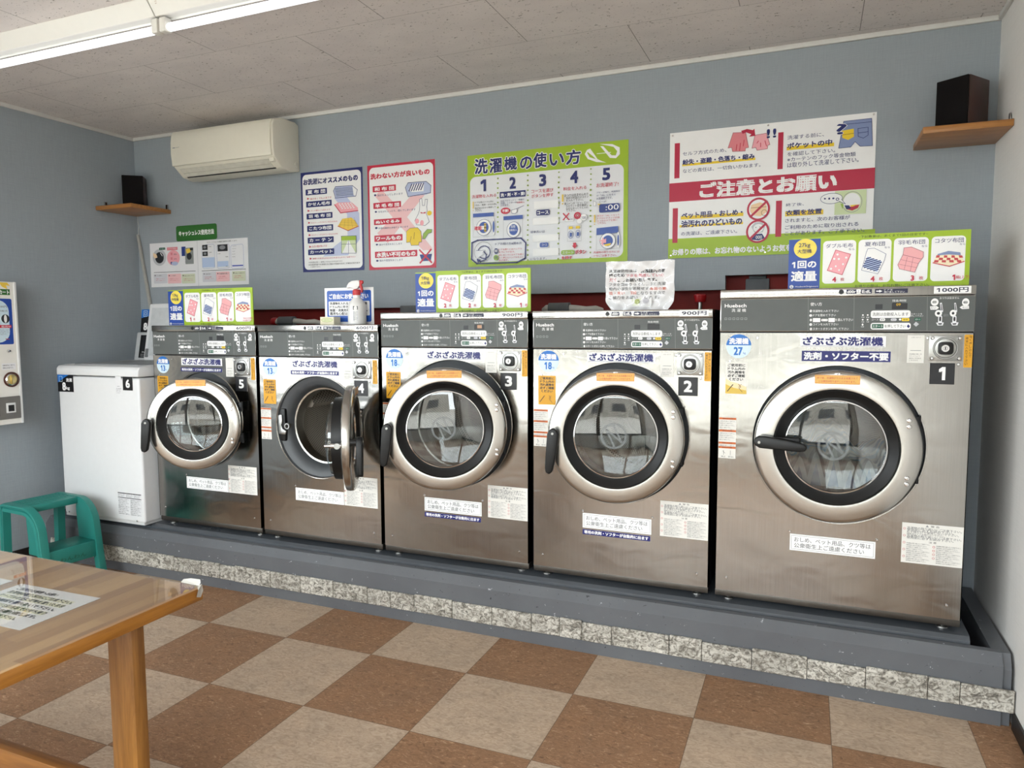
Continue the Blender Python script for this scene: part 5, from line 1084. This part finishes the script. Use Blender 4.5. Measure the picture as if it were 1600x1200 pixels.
# ================================================================== teal step stool
M_TEAL = mat('teal_plastic', '288077', .42, 0, .45, .04, 12)
T = thing('step_stool', 'teal plastic two-step stool beside the white top loader', 'stool', (.425, -1.0, 0), (0, 0, math.radians(-5)))
def arc(cx, cz, r, a0, a1, n=10): return [(cx+r*math.cos(math.radians(a0+(a1-a0)*k/n)), cz+r*math.sin(math.radians(a0+(a1-a0)*k/n))) for k in range(n+1)]
path = [(.235, 0.0), (.205, .16)] + arc(.040, .300, .145, 12, 90, 12) + [(-.10, .445)] + arc(-.140, .415, .030, 90, 172, 5) + [(-.178, .2), (-.185, 0.)]
for nm, y0, y1 in (('side_frame', -.165, -.125), ('side_frame', .125, .165)):
    b = MB(); yo_, yi = (y0, y1) if y0 < 0 else (y1, y0); s_ = 1 if yi > yo_ else -1
    prof = [(-.034, yi), (.008, yi), (.008, yo_+s_*.016), (.004, yo_+s_*.002), (-.002, yo_), (-.008, yo_+s_*.003), (-.011, yo_+s_*.010), (-.015, yo_+s_*.010), (-.018, yo_+s_*.003), (-.034, yo_)]
    b.sweep(path, [(-a, y) for a, y in prof], M_TEAL)
    ym_ = (y0+y1)/2+(.012 if y0 < 0 else -.012)
    web = [(.045, .20), (.195, .19)] + arc(.040, .300, .135, 10, 90, 10) + [(.030, .43), (.030, .36)]
    b.prism(web, ym_-.004, ym_+.004, M_TEAL, 'xz')
    b.build('side_frame', T, recalc=True)
b = MB(); b.box(-.16, .055, -.130, .130, .412, .450, M_TEAL, .006, 2)
for k in range(5): b.box(-.14+k*.036, -.122+k*.036, -.115, .115, .449, .4525, M_TEAL, .001, 1)
b.build('top_tread', T)
b = MB(); b.box(.02, .196, -.130, .130, .185, .222, M_TEAL, .006, 2); b.box(.176, .199, -.130, .130, .130, .222, M_TEAL, .006, 2)
tr = b.build('lower_tread', T)
sh = Sheet(None); sh.draw([('t', 'わんわん', -70, 0, 70, 22, 'DG2', 0)]); sh.hang('lettering', tr, (.1997, .0, .150), (PI/2, 0, PI/2))

# ================================================================== wooden table with a clear vinyl mat and papers
def m_table():
    m = bpy.data.materials.new('laminated_wood_top'); m.use_nodes = True; t = NT(m)
    sp = t.n('ShaderNodeSeparateXYZ'); t.l(t.co(), sp.inputs[0]); u = t.math('MULTIPLY', sp.outputs[0], 1/.042)
    k = t.math('FLOOR', u); ln = t.math('FLOOR', t.math('ADD', t.math('MULTIPLY', sp.outputs[1], 1.7), t.math('MULTIPLY', k, .37)))
    r = t.math('FRACT', t.math('MULTIPLY', t.math('SINE', t.math('ADD', t.math('MULTIPLY', k, 12.9), t.math('MULTIPLY', ln, 71.7))), 437.5))
    n = t.noise(t.co('Object', (30, 1.5, 30)), 3, 4, .6, .8); f = t.math('ADD', t.math('MULTIPLY', r, .6), t.math('MULTIPLY', n, .4))
    t.l(t.ramp(f, (.15, lin('a07c60')), (.5, lin('b8946e')), (.85, lin('cdab82'))), t.b.inputs['Base Color']); t.b.inputs['Roughness'].default_value = .35; return m
M_EDGE = m_wood('amber_varnished_edge', '7e4f1a', 'ab732c', 1, 1, .35); M_LEG = m_wood('amber_pine_leg', '6b441a', '9c6c32', 2, 1, .4)
T = thing('wooden_table', 'low wooden table with clear vinyl mat, bottom left of the photo', 'table', (2.07, -2.72, 0))
b = MB(); b.box(-.705, .705, -.53, .53, .664, .6985, M_EDGE, .005, 2); tp = b.build('tabletop', T)
b = MB(); b.box(-.702, .702, -.527, .527, .6978, .6992, m_table()); b.build('top_veneer', tp)
for x in (-.585, .585):
    for y in (-.384, .384):
        b = MB(); b.box(-.0445, .0445, -.019, .019, 0, .664, M_LEG, .003, 2); b.build('leg', T, (x, y, 0))
for y in (-.384, .384): b = MB(); b.box(-.54, .54, -.019, .019, .10, .19, m_wood('amber_pine_rail', '6a411a', '94622a', 0, 1, .4), .003, 2); b.build('rail', T, (0, y, 0))
b = MB(); b.box(2.07-.705, 2.07+.700, -2.72-.53, -2.72+.522, .7022, .7036, M_MAT)
# the worn corner of the mat curls up
b._add([(2.700, -2.196, .7036), (2.770, -2.200, .704), (2.772, -2.196, .712), (2.760, -2.186, .716), (2.725, -2.184, .714), (2.700, -2.186, .709)], [(0, 1, 2, 3, 4, 5)], mat('worn_vinyl_edge', 'b4b1aa', .5))
b._add([(2.770, -2.205, .704), (2.782, -2.215, .698), (2.786, -2.225, .684), (2.780, -2.205, .676), (2.776, -2.192, .690), (2.772, -2.192, .708)], [(0, 1, 2, 3, 4, 5)], MATS['worn_vinyl_edge'])
o = tag(b.build('table_mat'), 'clear glossy vinyl mat covering the wooden table, worn at its corner', 'table mat')
def paper(loc, rz, label, seed):
    random.seed(seed); rows = ('ご利用のお客様へお願い', '洗濯物の取り忘れにご注意下さい。', 'テーブルの上に荷物を置いたまま', '長時間席を離れないで下さい。', '飲食物のゴミは各自でお持ち帰り', '頂きますようお願い致します。', '店内での喫煙はご遠慮下さい。')
    ops = [('r', 0, 0, 297, 210, 'W3', 0)]
    for k, r in enumerate(rows):
        y = 176-k*24
        if k in (1, 2, 4, 6): ops.append(('r', 26, y-3, 26+(235 if k != 6 else 190), y+16, 'YM', 0))
        ops.append(('t', r, 26, y, 26+(150 if k == 0 else 236 if k < 6 else 200), y+15, 'K', 1))
    o = Sheet((0, 0, 297, 210), .0005).draw(ops).hang('paper_notice', None, loc, (0, 0, rz)); tag(o, label, 'paper', 'paper notices under the table mat')
paper((2.302, -2.572, .6999), math.radians(1.5), 'white printed notice sheet under the table mat, nearer the right edge', 3)
paper((1.955, -2.568, .6999), math.radians(.5), 'white notice sheet under the table mat, cut off by the photo edge', 5)
